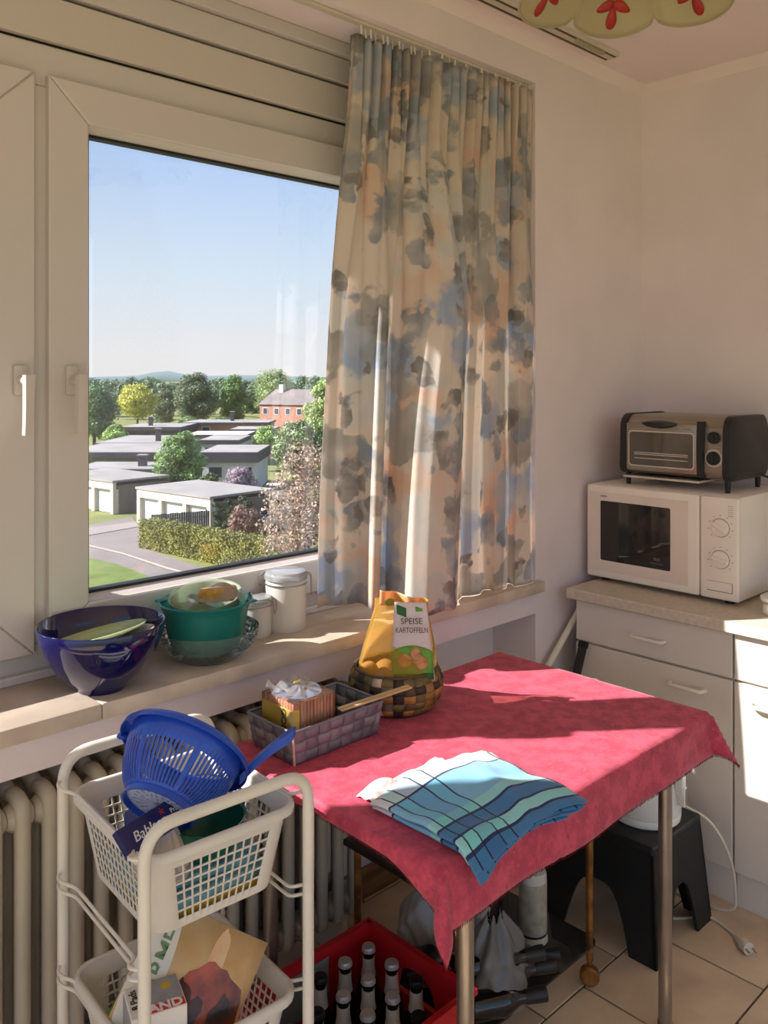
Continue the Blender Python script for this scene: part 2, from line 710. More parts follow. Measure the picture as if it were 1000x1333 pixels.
# radiator
rd = thing('radiator', 'old cream column radiator standing in the niche under the sill', 'radiator', (.8, 1.84, 0))
rp0 = .0565
x = 1.59
n = 0
sec0 = None
x_first = x
while x > XJL + .02:
    if sec0 is None:
        mb = MB()
        for y0, y1 in ((1.775, 1.845), (1.845, 1.915)):
            loop = []
            for (yy, zz) in ((y0, .13), (y0, .735), (y1, .735), (y1, .13)):
                loop.append(V(x, yy, zz))
            pts = fillet([loop[0] + V(0, .03, 0)] + loop + [loop[3] + V(0, -.03, 0)], .03, 5)
            mb.tube(pts, .017, 10, flat=1.0)
        for zz in (.155, .700):
            mb.tube([(x - .0275, 1.80, zz), (x - .012, 1.80, zz), (x + .012, 1.80, zz), (x + .0275, 1.80, zz)], [.021, .032, .032, .021], 14)
            mb.tube([(x - .0275, 1.89, zz), (x + .0275, 1.89, zz)], .022, 10)
            mb.box(x - .012, x + .012, 1.79, 1.90, zz - .02, zz + .02, .004, 1)
        sec0 = mb.build('section', m_rad, rd, ang=50)
    else:
        c = sec0.copy()
        COL.objects.link(c)
        c.parent = rd
        c.location = (x - x_first, 0, 0)
    x -= rp0
    n += 1
MB().tube([(1.675, 1.85, 0), (1.675, 1.85, .155), (1.61, 1.85, .155)], .011, 10).build('supply_pipe', m_rad, rd)
for xx in (1.57, .2):
    MB().box(xx - .015, xx + .015, 1.79, 1.90, 0, .14, .004, 1).build('foot', m_rad, rd)

# ceiling mounted curtain track
ct = thing('curtain_track', 'white double groove curtain track screwed to the ceiling above the lamp', 'curtain track', (2.3, 1.66, ZC))
MB().box(1.6, 2.735, 1.630, 1.690, ZC - .016, ZC, .002, 1).build('profile', m_metal_rail, ct, smooth=False)
for yy in (1.642, 1.678):
    MB().box(1.605, 2.725, yy - .004, yy + .004, ZC - .0175, ZC - .015).build('groove', mat('brass_groove', (82, 62, 36), .5), ct, smooth=False)
g0 = None
for k in range(14):
    if g0 is None:
        g0 = MB().box(2.48, 2.484, 1.636, 1.648, ZC - .030, ZC - .016).build('glider', mat('glider_plastic', (190, 178, 150), .5), ct, smooth=False)
    else:
        c = g0.copy()
        COL.objects.link(c)
        c.parent = ct
        c.location = (k * .0125, 0, 0)
# ------------------------------------------------------------------ curtain
def curtain_mat():
    m = bpy.data.materials.new('curtain_print')
    m.use_nodes = True
    n = m.node_tree.nodes
    L = m.node_tree.links
    n.remove(n['Principled BSDF'])
    uv = n.new('ShaderNodeUVMap')
    prev = None
    base = n.new('ShaderNodeRGB')
    base.outputs[0].default_value = (*lin((230, 217, 205)), 1)
    cur = base.outputs[0]

    def blotch(col, scale, lo, hi, seed, sx=1., detail=2.):
        nonlocal cur
        mp = n.new('ShaderNodeMapping')
        mp.inputs['Location'].default_value = (seed, seed * 1.7, seed * .3)
        mp.inputs['Scale'].default_value = (scale * sx, scale, 1)
        L.new(uv.outputs[0], mp.inputs[0])
        wz = n.new('ShaderNodeTexNoise')
        wz.inputs['Scale'].default_value = 1.6
        L.new(mp.outputs[0], wz.inputs['Vector'])
        va = n.new('ShaderNodeVectorMath')
        va.operation = 'MULTIPLY_ADD'
        va.inputs[1].default_value = (.9, .9, .9)
        L.new(wz.outputs[1], va.inputs[0])
        L.new(mp.outputs[0], va.inputs[2])
        vo = n.new('ShaderNodeTexVoronoi')
        vo.feature = 'SMOOTH_F1'
        vo.inputs['Smoothness'].default_value = .25
        vo.inputs['Scale'].default_value = 1.0
        L.new(va.outputs[0], vo.inputs['Vector'])
        nz = n.new('ShaderNodeTexNoise')
        nz.inputs['Scale'].default_value = 5
        nz.inputs['Detail'].default_value = detail
        L.new(mp.outputs[0], nz.inputs['Vector'])
        ad = n.new('ShaderNodeMath')
        ad.operation = 'MULTIPLY_ADD'
        ad.inputs[1].default_value = .35
        L.new(nz.outputs[0], ad.inputs[0])
        L.new(vo.outputs['Distance'], ad.inputs[2])
        mr = n.new('ShaderNodeMapRange')
        mr.inputs[1].default_value = lo
        mr.inputs[2].default_value = hi
        mr.inputs[3].default_value = 1
        mr.inputs[4].default_value = 0
        L.new(ad.outputs[0], mr.inputs[0])
        # wash: the petal is uneven inside
        ws = n.new('ShaderNodeTexNoise')
        ws.inputs['Scale'].default_value = 2.2
        L.new(mp.outputs[0], ws.inputs['Vector'])
        mu = n.new('ShaderNodeMath')
        mu.operation = 'MULTIPLY'
        mr2 = n.new('ShaderNodeMapRange')
        mr2.inputs[1].default_value = .3
        mr2.inputs[2].default_value = .6
        mr2.inputs[3].default_value = .25
        L.new(ws.outputs[0], mr2.inputs[0])
        L.new(mr.outputs[0], mu.inputs[0])
        L.new(mr2.outputs[0], mu.inputs[1])
        mx = n.new('ShaderNodeMix')
        mx.data_type = 'RGBA'
        mx.inputs[7].default_value = (*lin(col), 1)
        L.new(mu.outputs[0], mx.inputs[0])
        L.new(cur, mx.inputs[6])
        cur = mx.outputs[2]
    blotch((230, 202, 182), 3.4, .56, .66, 3.1, .7)
    blotch((218, 214, 208), 4.0, .50, .60, 9.4, .7)
    blotch((184, 192, 206), 4.0, .50, .58, 14.2, .7)
    blotch((186, 180, 174), 4.3, .54, .59, 21.7, .7)
    blotch((166, 170, 178), 5.6, .47, .53, 33.3, .75)
    blotch((158, 152, 148), 6.6, .42, .47, 41.3, .75)
    df = n.new('ShaderNodeBsdfDiffuse')
    tl = n.new('ShaderNodeBsdfTranslucent')
    L.new(cur, df.inputs[0])
    L.new(cur, tl.inputs[0])
    ms = n.new('ShaderNodeMixShader')
    ms.inputs[0].default_value = .42
    L.new(df.outputs[0], ms.inputs[1])
    L.new(tl.outputs[0], ms.inputs[2])
    # fine weave
    nb = n.new('ShaderNodeTexNoise')
    nb.inputs['Scale'].default_value = 60
    L.new(uv.outputs[0], nb.inputs['Vector'])
    bp = n.new('ShaderNodeBump')
    bp.inputs['Strength'].default_value = .12
    bp.inputs['Distance'].default_value = .005
    L.new(nb.outputs[0], bp.inputs['Height'])
    L.new(bp.outputs[0], df.inputs['Normal'])
    L.new(ms.outputs[0], n['Material Output'].inputs[0])
    return m


# plan of the hem: how far along (0..1) and the distance of the cloth from the room
HEM = [(0.000, 1.905), (0.024, 1.910), (0.037, 1.895), (0.074, 1.910), (0.091, 1.895), (0.106, 1.885), (0.140, 1.840), (0.167, 1.803), (0.177, 1.797), (0.195, 1.810), (0.239, 1.850), (0.261, 1.860), (0.289, 1.825), (0.332, 1.770), (0.368, 1.720), (0.400, 1.692), (0.432, 1.682), (0.469, 1.686), (0.507, 1.705), (0.578, 1.765), (0.623, 1.800), (0.634, 1.792), (0.646, 1.778), (0.675, 1.782), (0.722, 1.812), (0.737, 1.800), (0.763, 1.768), (0.788, 1.764), (0.817, 1.775), (0.862, 1.805), (0.873, 1.790), (0.898, 1.762), (0.925, 1.752), (0.964, 1.760), (1.000, 1.795)]
HEMX = [(0.000, 1.572), (0.024, 1.605), (0.037, 1.615), (0.074, 1.664), (0.091, 1.683), (0.106, 1.702), (0.140, 1.691), (0.167, 1.687), (0.177, 1.700), (0.195, 1.721), (0.239, 1.769), (0.261, 1.797), (0.289, 1.782), (0.332, 1.760), (0.368, 1.763), (0.400, 1.797), (0.432, 1.841), (0.469, 1.892), (0.507, 1.941), (0.578, 2.020), (0.623, 2.071), (0.634, 2.084), (0.646, 2.094), (0.675, 2.133), (0.722, 2.192), (0.737, 2.209), (0.763, 2.193), (0.788, 2.228), (0.817, 2.266), (0.862, 2.321), (0.873, 2.323), (0.898, 2.303), (0.925, 2.340), (0.964, 2.394), (1.000, 2.429)]


def curtain_pt(s, t):
    z = 2.588 - t * (2.588 - lerp_tab([(0, .940), (.3, .936), (.42, .922), (.58, .908), (1, .905)], s))
    # gathered heading
    xt = 1.645 + (2.4285 - 1.645) * s
    yt = 1.842 - .060 * s + .013 * math.sin(s * 2 * PI * 21 + 1.3 * math.sin(s * 9)) + .006 * math.sin(s * 2 * PI * 37)
    xt += .007 * math.cos(s * 2 * PI * 21) * min(1, (1 - s) * 12)
    yt += .012 * smooth01((s - .955) / .045)
    # hem
    yh = lerp_tab(HEM, s)
    yh = (lerp_tab(HEM, s - .006) + 2 * yh + lerp_tab(HEM, s + .006)) / 4 + .0025 * math.sin(s * 90)
    xh = lerp_tab(HEMX, s)
    # half-way down the folds have merged into about ten
    ym = 1.860 - .080 * s + .026 * math.sin(s * 2 * PI * 10.5 + .6) * (1 - smooth01((s - .95) / .05)) + .012 * smooth01((s - .955) / .045)
    k1 = smooth01(t / .35)
    k2 = smooth01((t - .10) / .42)
    y = yt * (1 - k1) + ym * k1
    y = y * (1 - k2) + yh * k2
    kx = smooth01(t * 1.05) * .6 + t * .4
    x_ = xt * (1 - kx) + xh * kx
    y += .004 * math.sin(9 * t + 20 * s) * t
    # the hem rests on the stone on the left and hangs in front of it in the middle
    z += (.004 if s < .55 else .0012) * math.sin(s * 60) * t
    return V(x_, y, max(z, .9062) if y > 1.735 else z)


cu = thing('curtain', 'short cream curtain with grey and blue watercolour print hanging over the window', 'curtain', (2.03, 1.82, .91))
mb = MB()
mb.grid(curtain_pt, 300, 70, uvfn=lambda s, t: (s * 1.75, (1 - t) * 1.67))
mb.build('cloth', curtain_mat(), cu, ang=180, solid=.0008)
rl = thing('curtain_rail', 'thin cream curtain rail under the window lintel with gliders', 'curtain rail', (2.0, 1.81, 2.6))
MB().box(XJL, 2.428, 1.800, 1.824, 2.604, 2.6135, .002, 1).build('rail', m_metal_rail, rl, smooth=False)
m_hook = mat('hook_plastic', (232, 222, 200), .4)
h0 = None
for k in range(34):
    s = (k + .5) / 34
    p = curtain_pt(s, 0)
    if h0 is None:
        mb = MB()
        mb.tube([(p.x, 1.812, 2.606), (p.x, 1.812, 2.592), (p.x + .002, 1.812, 2.580)], .0028, 6)
        h0 = mb.build('glider', m_hook, rl)
        hx0 = p.x
    else:
        c = h0.copy()
        COL.objects.link(c)
        c.parent = rl
        c.location = (p.x - hx0, (p.y - 1.812) * .7, 0)

# ------------------------------------------------------------------ ceiling lamp
m_shade = mat('opal_glass', (216, 206, 170), .22, var=.05, vs=3, transl=.45, coat=.3)
m_leafred = mat('painted_leaf_red', (176, 52, 46), .5, var=.1)
m_brass = mat('lamp_brass', (176, 140, 80), .35, metal=.8)
LX, LY, LZ = 1.60, .905, 2.415
lp = thing('ceiling_lamp', 'scalloped cream glass ceiling lamp with painted red leaves', 'lamp', (LX, LY, ZC))


def shade_pt(u, t, lift=0.):
    """u around, t from the collar (0) to the scalloped rim (1)"""
    a = u * 2 * PI
    lob = math.sqrt(abs(math.cos(4 * a)))
    rr = .05 + (.188 + .040 * lob) * (t ** .8)
    z = LZ + .115 * (1 - t ** 1.7) - .010 * lob * t ** 4 + .016 * (1 - lob) * t ** 2
    p = V(LX + rr * math.cos(a), LY + rr * math.sin(a), z)
    if lift:
        p += V(-math.cos(a) * lift * .45, -math.sin(a) * lift * .45, -lift)
    return p


mb = MB()
mb.grid(shade_pt, 160, 16, closed_u=True)
mb.build('shade', m_shade, lp, ang=180, solid=.0035)
mb = MB()
mb.tube([shade_pt(i / 160, 1) for i in range(160)], .0028, 6, closed=True)
mb.build('shade_rim', m_shade, lp, ang=180)
mb = MB().lathe([(.0, ZC), (.055, ZC), (.055, ZC - .012), (.03, ZC - .035), (.008, ZC - .04), (.008, LZ + .14), (.052, LZ + .135), (.055, LZ + .112), (0, LZ + .108)], (LX, LY, 0), 24)
mb.build('rod', m_brass, lp)
for k in range(8):
    u0 = (k + .0) / 8
    for du, t0, rot in ((.013, .74, 1.0), (-.013, .74, -1.0), (.0, .83, 3.14159)):
        mb = MB()
        c0 = (u0 + du, t0)
        pts = []
        for i in range(14):
            a = 2 * PI * i / 14
            lx = .019 * math.cos(a)
            ly = .009 * math.sin(a) * (1 - .35 * math.cos(a))
            ca, sa = math.cos(rot), math.sin(rot)
            ex, ey = lx * sa + ly * ca, lx * ca - ly * sa
            pts.append(shade_pt(c0[0] + ex / (2 * PI * .19), c0[1] + ey / .19, .003))
        cc = shade_pt(c0[0], c0[1], .0035)
        mb.add([cc] + pts, [(0, 1 + i, 1 + (i + 1) % 14) for i in range(14)])
        mb.build('painted_leaf', m_leafred, lp, ang=180, solid=.0006)

# ------------------------------------------------------------------ base cupboards and worktop
m_cab = mat('cupboard_laminate', (228, 219, 208), .45, var=.025, vs=3)
m_top = mat('worktop_laminate', (212, 200, 182), .5, var=.05, vs=60)
m_handle = mat('handle_plastic_white', (236, 228, 214), .35, var=.02)
XF = 2.562


def bow_handle(y, z, w_, parent):
    pts = fillet([(XF, y + w_ / 2, z), (XF - .028, y + w_ / 2 - .004, z), (XF - .028, y - w_ / 2 + .004, z), (XF, y - w_ / 2, z)], .012, 4)
    return MB().tube(pts, .0062, 8).build('handle', m_handle, parent)


def cupboard(label, y0, y1, drawer, hy, hw):
    t = thing('base_cupboard', label, 'cupboard', ((XF + XC) / 2, (y0 + y1) / 2, 0))
    MB().box(XF + .018, XC - .002, y0 + .001, y1 - .001, .105, .834).build('body', m_cab, t, smooth=False)
    MB().box(XF + .022, XC - .002, y0 + .001, y1 - .001, 0, .104).build('plinth', m_cab, t, smooth=False)
    d = MB().box(XF, XF + .017, y0 + .0022, y1 - .0022, .692, .828, .002, 1).build('drawer', m_cab, t, smooth=False)
    bow_handle((y0 + y1) / 2 - .0, .755, hw, d)
    d = MB().box(XF, XF + .017, y0 + .0022, y1 - .0022, .112, .684, .002, 1).build('door', m_cab, t, smooth=False)
    bow_handle(hy, .633, hw, d)
    return t


cupboard('cream base cupboard below the microwave with drawer and door', 1.144, 1.700, True, 1.288, .115)
cupboard('cream base cupboard at the right edge, caught by the sun', .55, 1.142, True, 1.03, .115)
wt = MB().box(2.535, XC - .001, .2, 1.722, .8345, .87, .003, 1).build('worktop', m_top, smooth=False)
tag(wt, 'beige laminate worktop running over both base cupboards', 'worktop')
sw = thing('kitchen_scale', 'low white plastic kitchen scale lying on the sunlit worktop end', 'kitchen scale', (2.76, 1.0, .87))
MB().loft([rrect(2.78, .985, .20, .24, .02, .8702), rrect(2.78, .985, .21, .25, .025, .876), rrect(2.78, .985, .21, .25, .025, .902), rrect(2.78, .985, .19, .23, .02, .908)]).build('body', m_handle, sw)
MB().loft([rrect(2.78, .985, .2, .235, .03, .909), rrect(2.78, .985, .23, .262, .035, .915), rrect(2.78, .985, .232, .264, .035, .925), rrect(2.78, .985, .225, .258, .03, .929)]).build('platform', mat('scale_white', (240, 236, 228), .2), sw)

# ------------------------------------------------------------------ microwave
m_mw = mat('microwave_white', (244, 234, 224), .4, var=.02)
m_mwface = mat('microwave_face', (232, 218, 206), .14, var=.02, coat=.5)
m_black = mat('smoked_glass', (30, 27, 25), .06, var=.05, coat=.6)
m_grey = mat('print_grey', (128, 118, 108), .6)
mw = thing('microwave', 'white microwave oven with two round dials on the worktop', 'microwave', (2.9, 1.465, .87))
mx0, mx1, my0, my1, mz0, mz1 = 2.700, 3.10, 1.187, 1.744, .884, 1.218
MB().box(mx0 + .02, mx1, my0 + .003, my1 - .003, mz0, mz1, .008, 2).build('case', m_mw, mw)
for yy in (my0 + .05, my1 - .05):
    for xx in (mx0 + .05, mx1 - .05):
        MB().lathe([(.014, .8702), (.016, .8702), (.014, .888), (0, .888)], (xx, yy, 0), 12).build('foot', m_rubber, mw)
yd = 1.317      # split between door and control panel
# door: rim, glossy face, smoked window
d = MB().box(mx0, mx0 + .022, yd + .002, my1, mz0 + .002, mz1 - .002, .008, 3).build('door', m_mw, mw)
MB().box(mx0 - .0012, mx0 + .01, yd + .038, my1 - .012, mz0 + .028, mz1 - .026, .001, 1).build('face', m_mwface, d, smooth=False)
lo = []
for xx in (mx0 - .0016, mx0 + .008):
    lo.append([V(xx, 1.552 + p.x, 1.056 + p.y) for p in rrect(0, 0, .268, .212, .006, 0, 3)])
MB().loft(lo).build('window', m_black, d, smooth=False)
cp = MB().box(mx0, mx0 + .022, my0, yd - .002, mz0 + .002, mz1 - .002, .007, 3).build('control_panel', m_mw, mw)
for zz in (1.118, 1.016):
    Mk = frame_mat((mx0, 1.246, zz), (0, -1, 0), (0, 0, 1))
    k = MB().lathe([(.0, -.001), (.0305, -.001), (.0305, .0008), (.0, .0008)], n=28, M=Mk).build('dial_gap', m_grey, cp, smooth=False)
    k = MB().lathe([(.0, -.001), (.0288, -.001), (.0288, .004), (.027, .0065), (0, .0065)], n=28, M=Mk).build('dial', m_mw, cp)
    a = R(-32 if zz > 1.1 else -14)
    dv = Vector((0, -math.cos(a), math.sin(a)))
    uv_ = Vector((0, math.sin(a), math.cos(a)))
    g = MB()
    Mr = frame_mat((mx0 - .0065, 1.246, zz), dv, uv_)
    g.box(-.027, .027, -.0065, .0065, -.002, .007, .002, 1, M=Mr)
    g.build('grip', m_mw, k)
    for q in range(9):
        b = R(-40 + q * 32.5)
        c0 = V(mx0 - .0006, 1.246 - .040 * math.cos(b), zz + .040 * math.sin(b))
        MB().box(c0.x, c0.x + .002, c0.y - .002, c0.y + .002, c0.z - .001, c0.z + .001).build('scale_mark', m_grey, k, smooth=False)
MB().box(mx0 - .0006, mx0 + .002, 1.206, 1.290, .912, .914).build('latch_outline', m_grey, cp, smooth=False)
lb = MB().box(mx0 - .001, mx0 + .002, 1.210, 1.292, .914, .942, .001, 1).build('release_button', m_mw, cp, smooth=False)
MB().box(mx0 - .0006, mx0 + .002, 1.206, 1.208, .912, .944).build('latch_outline', m_grey, cp, smooth=False)
MB().box(mx0 - .0006, mx0 + .002, 1.206, 1.290, .9435, .9445).build('latch_outline', m_grey, cp, smooth=False)
for q in range(6):
    MB().box(mx0 - .0006, mx0 + .002, 1.204, 1.221, 1.190 - q * .0065, 1.191 - q * .0065).build('printed_line', m_grey, cp, smooth=False)
text('lettering', '900', .017, (mx0 - .0018, 1.468, .982), (0, -1, 0), (0, 0, 1), m_grey, d)
text('lettering', 'MICROWAVE', .0078, (mx0 - .0018, 1.468, .968), (0, -1, 0), (0, 0, 1), m_grey, d)
MB().box(mx0 - .0018, mx0 + .002, 1.660, 1.686, 1.1765, 1.1805).build('printed_line', m_grey, d, smooth=False)

# ------------------------------------------------------------------ toaster oven
m_steel = mat('brushed_steel', (168, 158, 146), .34, metal=.85, var=.06, vs=30, stretch=(1, .1, 6))
m_blk = mat('black_plastic', (38, 37, 36), .42, var=.05)
m_ovglass = mat('oven_door_glass', (92, 86, 78), .08, var=.03, coat=.5)
m_silver = mat('pale_metal', (222, 214, 204), .3, metal=.4)
to = thing('toaster_oven', 'steel and black mini oven standing on the microwave', 'oven', (2.9, 1.44, 1.218))
ox0, ox1, oy0, oy1, oz0, oz1 = 2.765, 3.06, 1.235, 1.655, 1.262, 1.470


def side_loop(y, grow=0.):
    """rounded outline of the oven seen from the side, in x,z"""
    out = []
    x0, x1, z0, z1 = ox0 - grow, ox1 + grow, oz0 - grow, oz1 + grow
    for cx, cz, r, a0 in ((x1 - .04, z1 - .04, .04, 0), (x0 + .055, z1 - .05, .05, 90), (x0 + .03, z0 + .03, .03, 180), (x1 - .03, z0 + .03, .03, 270)):
        for k in range(7):
            a = R(a0 + 15 * k)
            out.append(V(cx + r * math.cos(a), y, cz + r * math.sin(a)))
    return out


MB().loft([side_loop(oy1 - .032), side_loop(oy0 + .032)]).build('shell', m_steel, to)
for a, b in ((oy1, oy1 - .034), (oy0 + .034, oy0)):
    s = (b - a) / abs(b - a)
    lo = [side_loop(a, -.012 if a == oy1 else .004), side_loop(a + s * .008, .003 if a == oy1 else .004), side_loop(b - s * .010, .004 if a == oy1 else .003), side_loop(b, .004 if a == oy1 else -.012)]
    MB().loft(lo).build('end_cap', m_blk, to)
for yy in (oy1 - .025, oy0 + .03):
    for xx in (ox0 + .03, ox1 - .03):
        MB().tube([(xx, yy, oz0 + .01), (xx, yy, 1.2195)], [.011, .008], 10).build('foot', m_blk, to)
dr = MB().box(ox0 - .006, ox0 + .01, 1.355, 1.618, oz0 + .012, oz1 - .028, .003, 2).build('door', m_steel, to)
lo = []
for xx in (ox0 - .0075, ox0):
    lo.append([V(xx, 1.486 + p.x, 1.352 + p.y) for p in rrect(0, 0, .245, .125, .012, 0, 4)])
MB().loft(lo).build('window_rim', m_silver, dr, smooth=False)
lo = []
for xx in (ox0 - .0085, ox0):
    lo.append([V(xx, 1.486 + p.x, 1.352 + p.y) for p in rrect(0, 0, .237, .117, .010, 0, 4)])
MB().loft(lo).build('window', m_ovglass, dr, smooth=False)
for zz in (1.318, 1.332, 1.338):
    MB().tube([(ox0 - .0088, 1.385, zz), (ox0 - .0088, 1.585, zz)], .0016, 6).build('rack_wire', m_silver, dr)
lo = []
for k in range(13):
    a = k / 12
    y = 1.425 + .13 * a
    h = .004 + .014 * math.sin(PI * a) ** .7
    dd = .006 + .024 * math.sin(PI * a) ** .6
    lo.append([V(ox0 - .004, y, 1.442 - h), V(ox0 - .004 - dd, y, 1.442 - h * .5), V(ox0 - .004 - dd, y, 1.442 + h * .3), V(ox0 - .004, y, 1.442 + h * .6)])
MB().loft(lo).build('door_handle', m_blk, dr)
mb = MB()
lo = []
for k in range(9):
    t = k / 8
    z = oz0 + .004 + (oz1 - oz0 - .02) * t
    bul = .010 + .006 * math.sin(PI * t)
    lo.append([V(ox0 + .01, 1.330, z), V(ox0 + .01, 1.354, z), V(ox0 - bul, 1.352, z), V(ox0 - bul, 1.332, z)])
mb.loft(lo).build('divider', m_blk, to)
for zz, rr in ((1.402, .020), (1.334, .023)):
    Mk = frame_mat((ox0 - .001, 1.298, zz), (0, -1, 0), (0, 0, 1))
    if rr > .021:
        MB().lathe([(0, 0), (.030, 0), (.030, .001), (0, .001)], n=28, M=Mk).build('dial_ring', m_silver, to, smooth=False)
    k = MB().lathe([(0, 0), (rr, 0), (rr, .008), (rr * .9, .011), (0, .011)], n=24, M=Mk).build('knob', m_blk, to)
    MB().box(-.003, .003, -rr * .95, rr * .95, .008, .017, .0015, 1, M=Mk).build('grip', m_blk, k)
MB().box(ox0 - .0068, ox0, 1.570, 1.605, 1.4255, 1.4285).build('printed_line', m_grey, dr, smooth=False)
MB().box(ox0 - .0068, ox0, 1.375, 1.405, 1.4255, 1.4285).build('printed_line', m_grey, dr, smooth=False)
MB().box(ox0 - .012, ox0 + .2, 1.345, 1.628, 1.247, 1.254, .001, 1).build('crumb_tray', m_silver, to, smooth=False)
MB().tube(spline([(ox1 - .06, oy0 + .02, 1.27), (ox1 - .03, oy0 - .03, 1.25), (ox1 + .02, oy0 - .08, 1.226), (ox1 + .03, oy0 - .16, 1.16), (ox1 + .035, oy0 - .2, 1.0)]), .004, 8).build('power_cord', m_blk, to)

# ------------------------------------------------------------------ broom handles in the corner
MB_ = MB().tube([(2.02, 1.742, .245), (2.60, 1.742, .727), (2.655, 1.742, .773)], .0115, 12)
MB_.tube([(1.74, 1.742, .012), (2.02, 1.742, .245)], .0125, 12)
tag(MB_.build('white_pole', m_handle), 'white pole leaning in the gap between niche and cupboard', 'pole')
t = thing('black_bar', 'flat black bar leaning against the cupboard behind the table', 'bar', (2.3, 1.66, 0))
Mv = frame_mat((2.235, 1.655, .006), (.315, 0, .70), (0, 1, 0))
MB().box(0, .745, -.014, .014, -.008, .008, .004, 2, M=Mv).build('bar', m_blk, t)
MB().box(.735, .757, -.016, .016, -.010, .010, .004, 2, M=Mv).build('end_cap', m_rubber, t)
# ------------------------------------------------------------------ table with cloth
m_chrome = mat('dull_chrome', (176, 168, 158), .28, metal=.9, var=.06, vs=12)
m_board = mat('table_board', (150, 110, 76), .5, var=.15, vs=5, stretch=(1, 8, 1))
TX0, TX1, TY0, TY1, TZ = 1.105, 2.105, 1.005, 1.672, .750
tb = thing('kitchen_table', 'kitchen table with dull metal tube legs under the red cloth', 'table', (1.6, 1.34, 0))
MB().box(TX0 + .004, TX1 - .004, TY0 + .004, TY1 - .004, .725, TZ, .004, 1).build('table_top', m_board, tb, smooth=False)
mb = MB()
mb.box(TX0 + .11, TX1 - .11, TY0 + .05, TY0 + .068, .672, .725)
mb.box(TX0 + .11, TX1 - .11, TY1 - .068, TY1 - .05, .672, .725)
mb.box(TX0 + .11, TX0 + .128, TY0 + .068, TY1 - .068, .672, .725)
mb.box(TX1 - .128, TX1 - .11, TY0 + .068, TY1 - .068, .672, .725)
mb.build('apron', m_board, tb, smooth=False)
for (xx, yy) in ((1.223, 1.052), (1.965, 1.046), (1.18, 1.60), (2.03, 1.60)):
    lg = MB().tube([(xx, yy, .004), (xx, yy, .725)], .0165, 16).build('leg', m_chrome, tb)
    MB().tube([(xx, yy, .0005), (xx, yy, .02)], .019, 14).build('leg_cap', m_chrome, lg)


def cloth_mat():
    m = bpy.data.materials.new('red_damask')
    m.use_nodes = True
    n = m.node_tree.nodes
    L = m.node_tree.links
    b = n['Principled BSDF']
    t = n.new('ShaderNodeTexCoord')
    cur = None
    cols = [((206, 72, 98), (176, 50, 78), 22, .42, .58), ((214, 86, 110), None, 90, .56, .75), ((150, 36, 62), None, 46, .60, .72)]
    for i, (a, c2, s, lo, hi) in enumerate(cols):
        nz = n.new('ShaderNodeTexNoise')
        nz.inputs['Scale'].default_value = s
        nz.inputs['Detail'].default_value = 6
        nz.inputs['Roughness'].default_value = .65
        L.new(t.outputs['Object'], nz.inputs['Vector'])
        mr = n.new('ShaderNodeMapRange')
        mr.inputs[1].default_value = lo
        mr.inputs[2].default_value = hi
        L.new(nz.outputs[0], mr.inputs[0])
        mx = n.new('ShaderNodeMix')
        mx.data_type = 'RGBA'
        L.new(mr.outputs[0], mx.inputs[0])
        if cur is None:
            mx.inputs[6].default_value = (*lin(a), 1)
            mx.inputs[7].default_value = (*lin(c2), 1)
        else:
            L.new(cur, mx.inputs[6])
            mx.inputs[7].default_value = (*lin(a), 1)
        cur = mx.outputs[2]
    L.new(cur, b.inputs['Base Color'])
    b.inputs['Roughness'].default_value = .7
    b.inputs['Sheen Weight'].default_value = .15
    nb = n.new('ShaderNodeTexNoise')
    nb.inputs['Scale'].default_value = 160
    L.new(t.outputs['Object'], nb.inputs['Vector'])
    bp = n.new('ShaderNodeBump')
    bp.inputs['Strength'].default_value = .25
    bp.inputs['Distance'].default_value = .003
    L.new(nb.outputs[0], bp.inputs['Height'])
    L.new(bp.outputs[0], b.inputs['Normal'])
    return m


m_cloth = cloth_mat()
# the cloth: top plus overhang, folded down round the edges, pointed at the corners
xs = list(np.linspace(TX0 - .10, TX0, 9)) + list(np.linspace(TX0, TX1, 72))[1:] + list(np.linspace(TX1, TX1 + .105, 9))[1:]
ys = list(np.linspace(TY0 - .105, TY0, 10)) + list(np.linspace(TY0, TY1, 50))[1:] + list(np.linspace(TY1, TY1 + .045, 5))[1:]


def cloth_pt(x, y):
    # the left overhang is short and grows towards the front corner
    lk = .028 + .062 * smooth01((1.14 - y) / .20)
    fk = 1.0 + .0 * x
    ex = 0.
    if x < TX0:
        ex = (TX0 - x) / .10 * lk
    elif x > TX1:
        ex = (x - TX1)
    ey = 0.
    if y < TY0:
        ey = (TY0 - y) * fk
    elif y > TY1:
        ey = (y - TY1) * .7
    sx = -1 if x < TX0 else 1
    sy = -1 if y < TY0 else 1
    cx = min(max(x, TX0), TX1)
    cy = min(max(y, TY0), TY1)
    r = math.hypot(ex, ey)
    zt = TZ + .0025 + .0012 * math.sin(x * 23 + 2 * math.sin(y * 9)) * math.sin(y * 17)
    # ironed creases
    zt += .003 * math.exp(-((y - 1.33) / .006) ** 2) + .0025 * math.exp(-((x - 1.77) / .006) ** 2) + .0025 * math.exp(-((x - 1.43) / .006) ** 2)
    if r == 0:
        return V(cx, cy, zt)
    ux, uy = sx * ex / r, sy * ey / r
    corner = min(ex, ey) / max(r, 1e-6)
    rad = .008
    flare = rad * min(1, r / .012) + .10 * r + .55 * corner * r
    along = (x if ey > ex else y)
    flare += .0035 * math.sin(along * 17 + 1) * min(1, r / .05) * (1 if not corner else .4)
    drop = max(0, r - .004) * (1 - .12 * corner)
    # shallow scallops between folds
    drop *= 1 + .03 * math.sin(along * 9)
    return V(cx + ux * flare, cy + uy * flare, zt - drop)


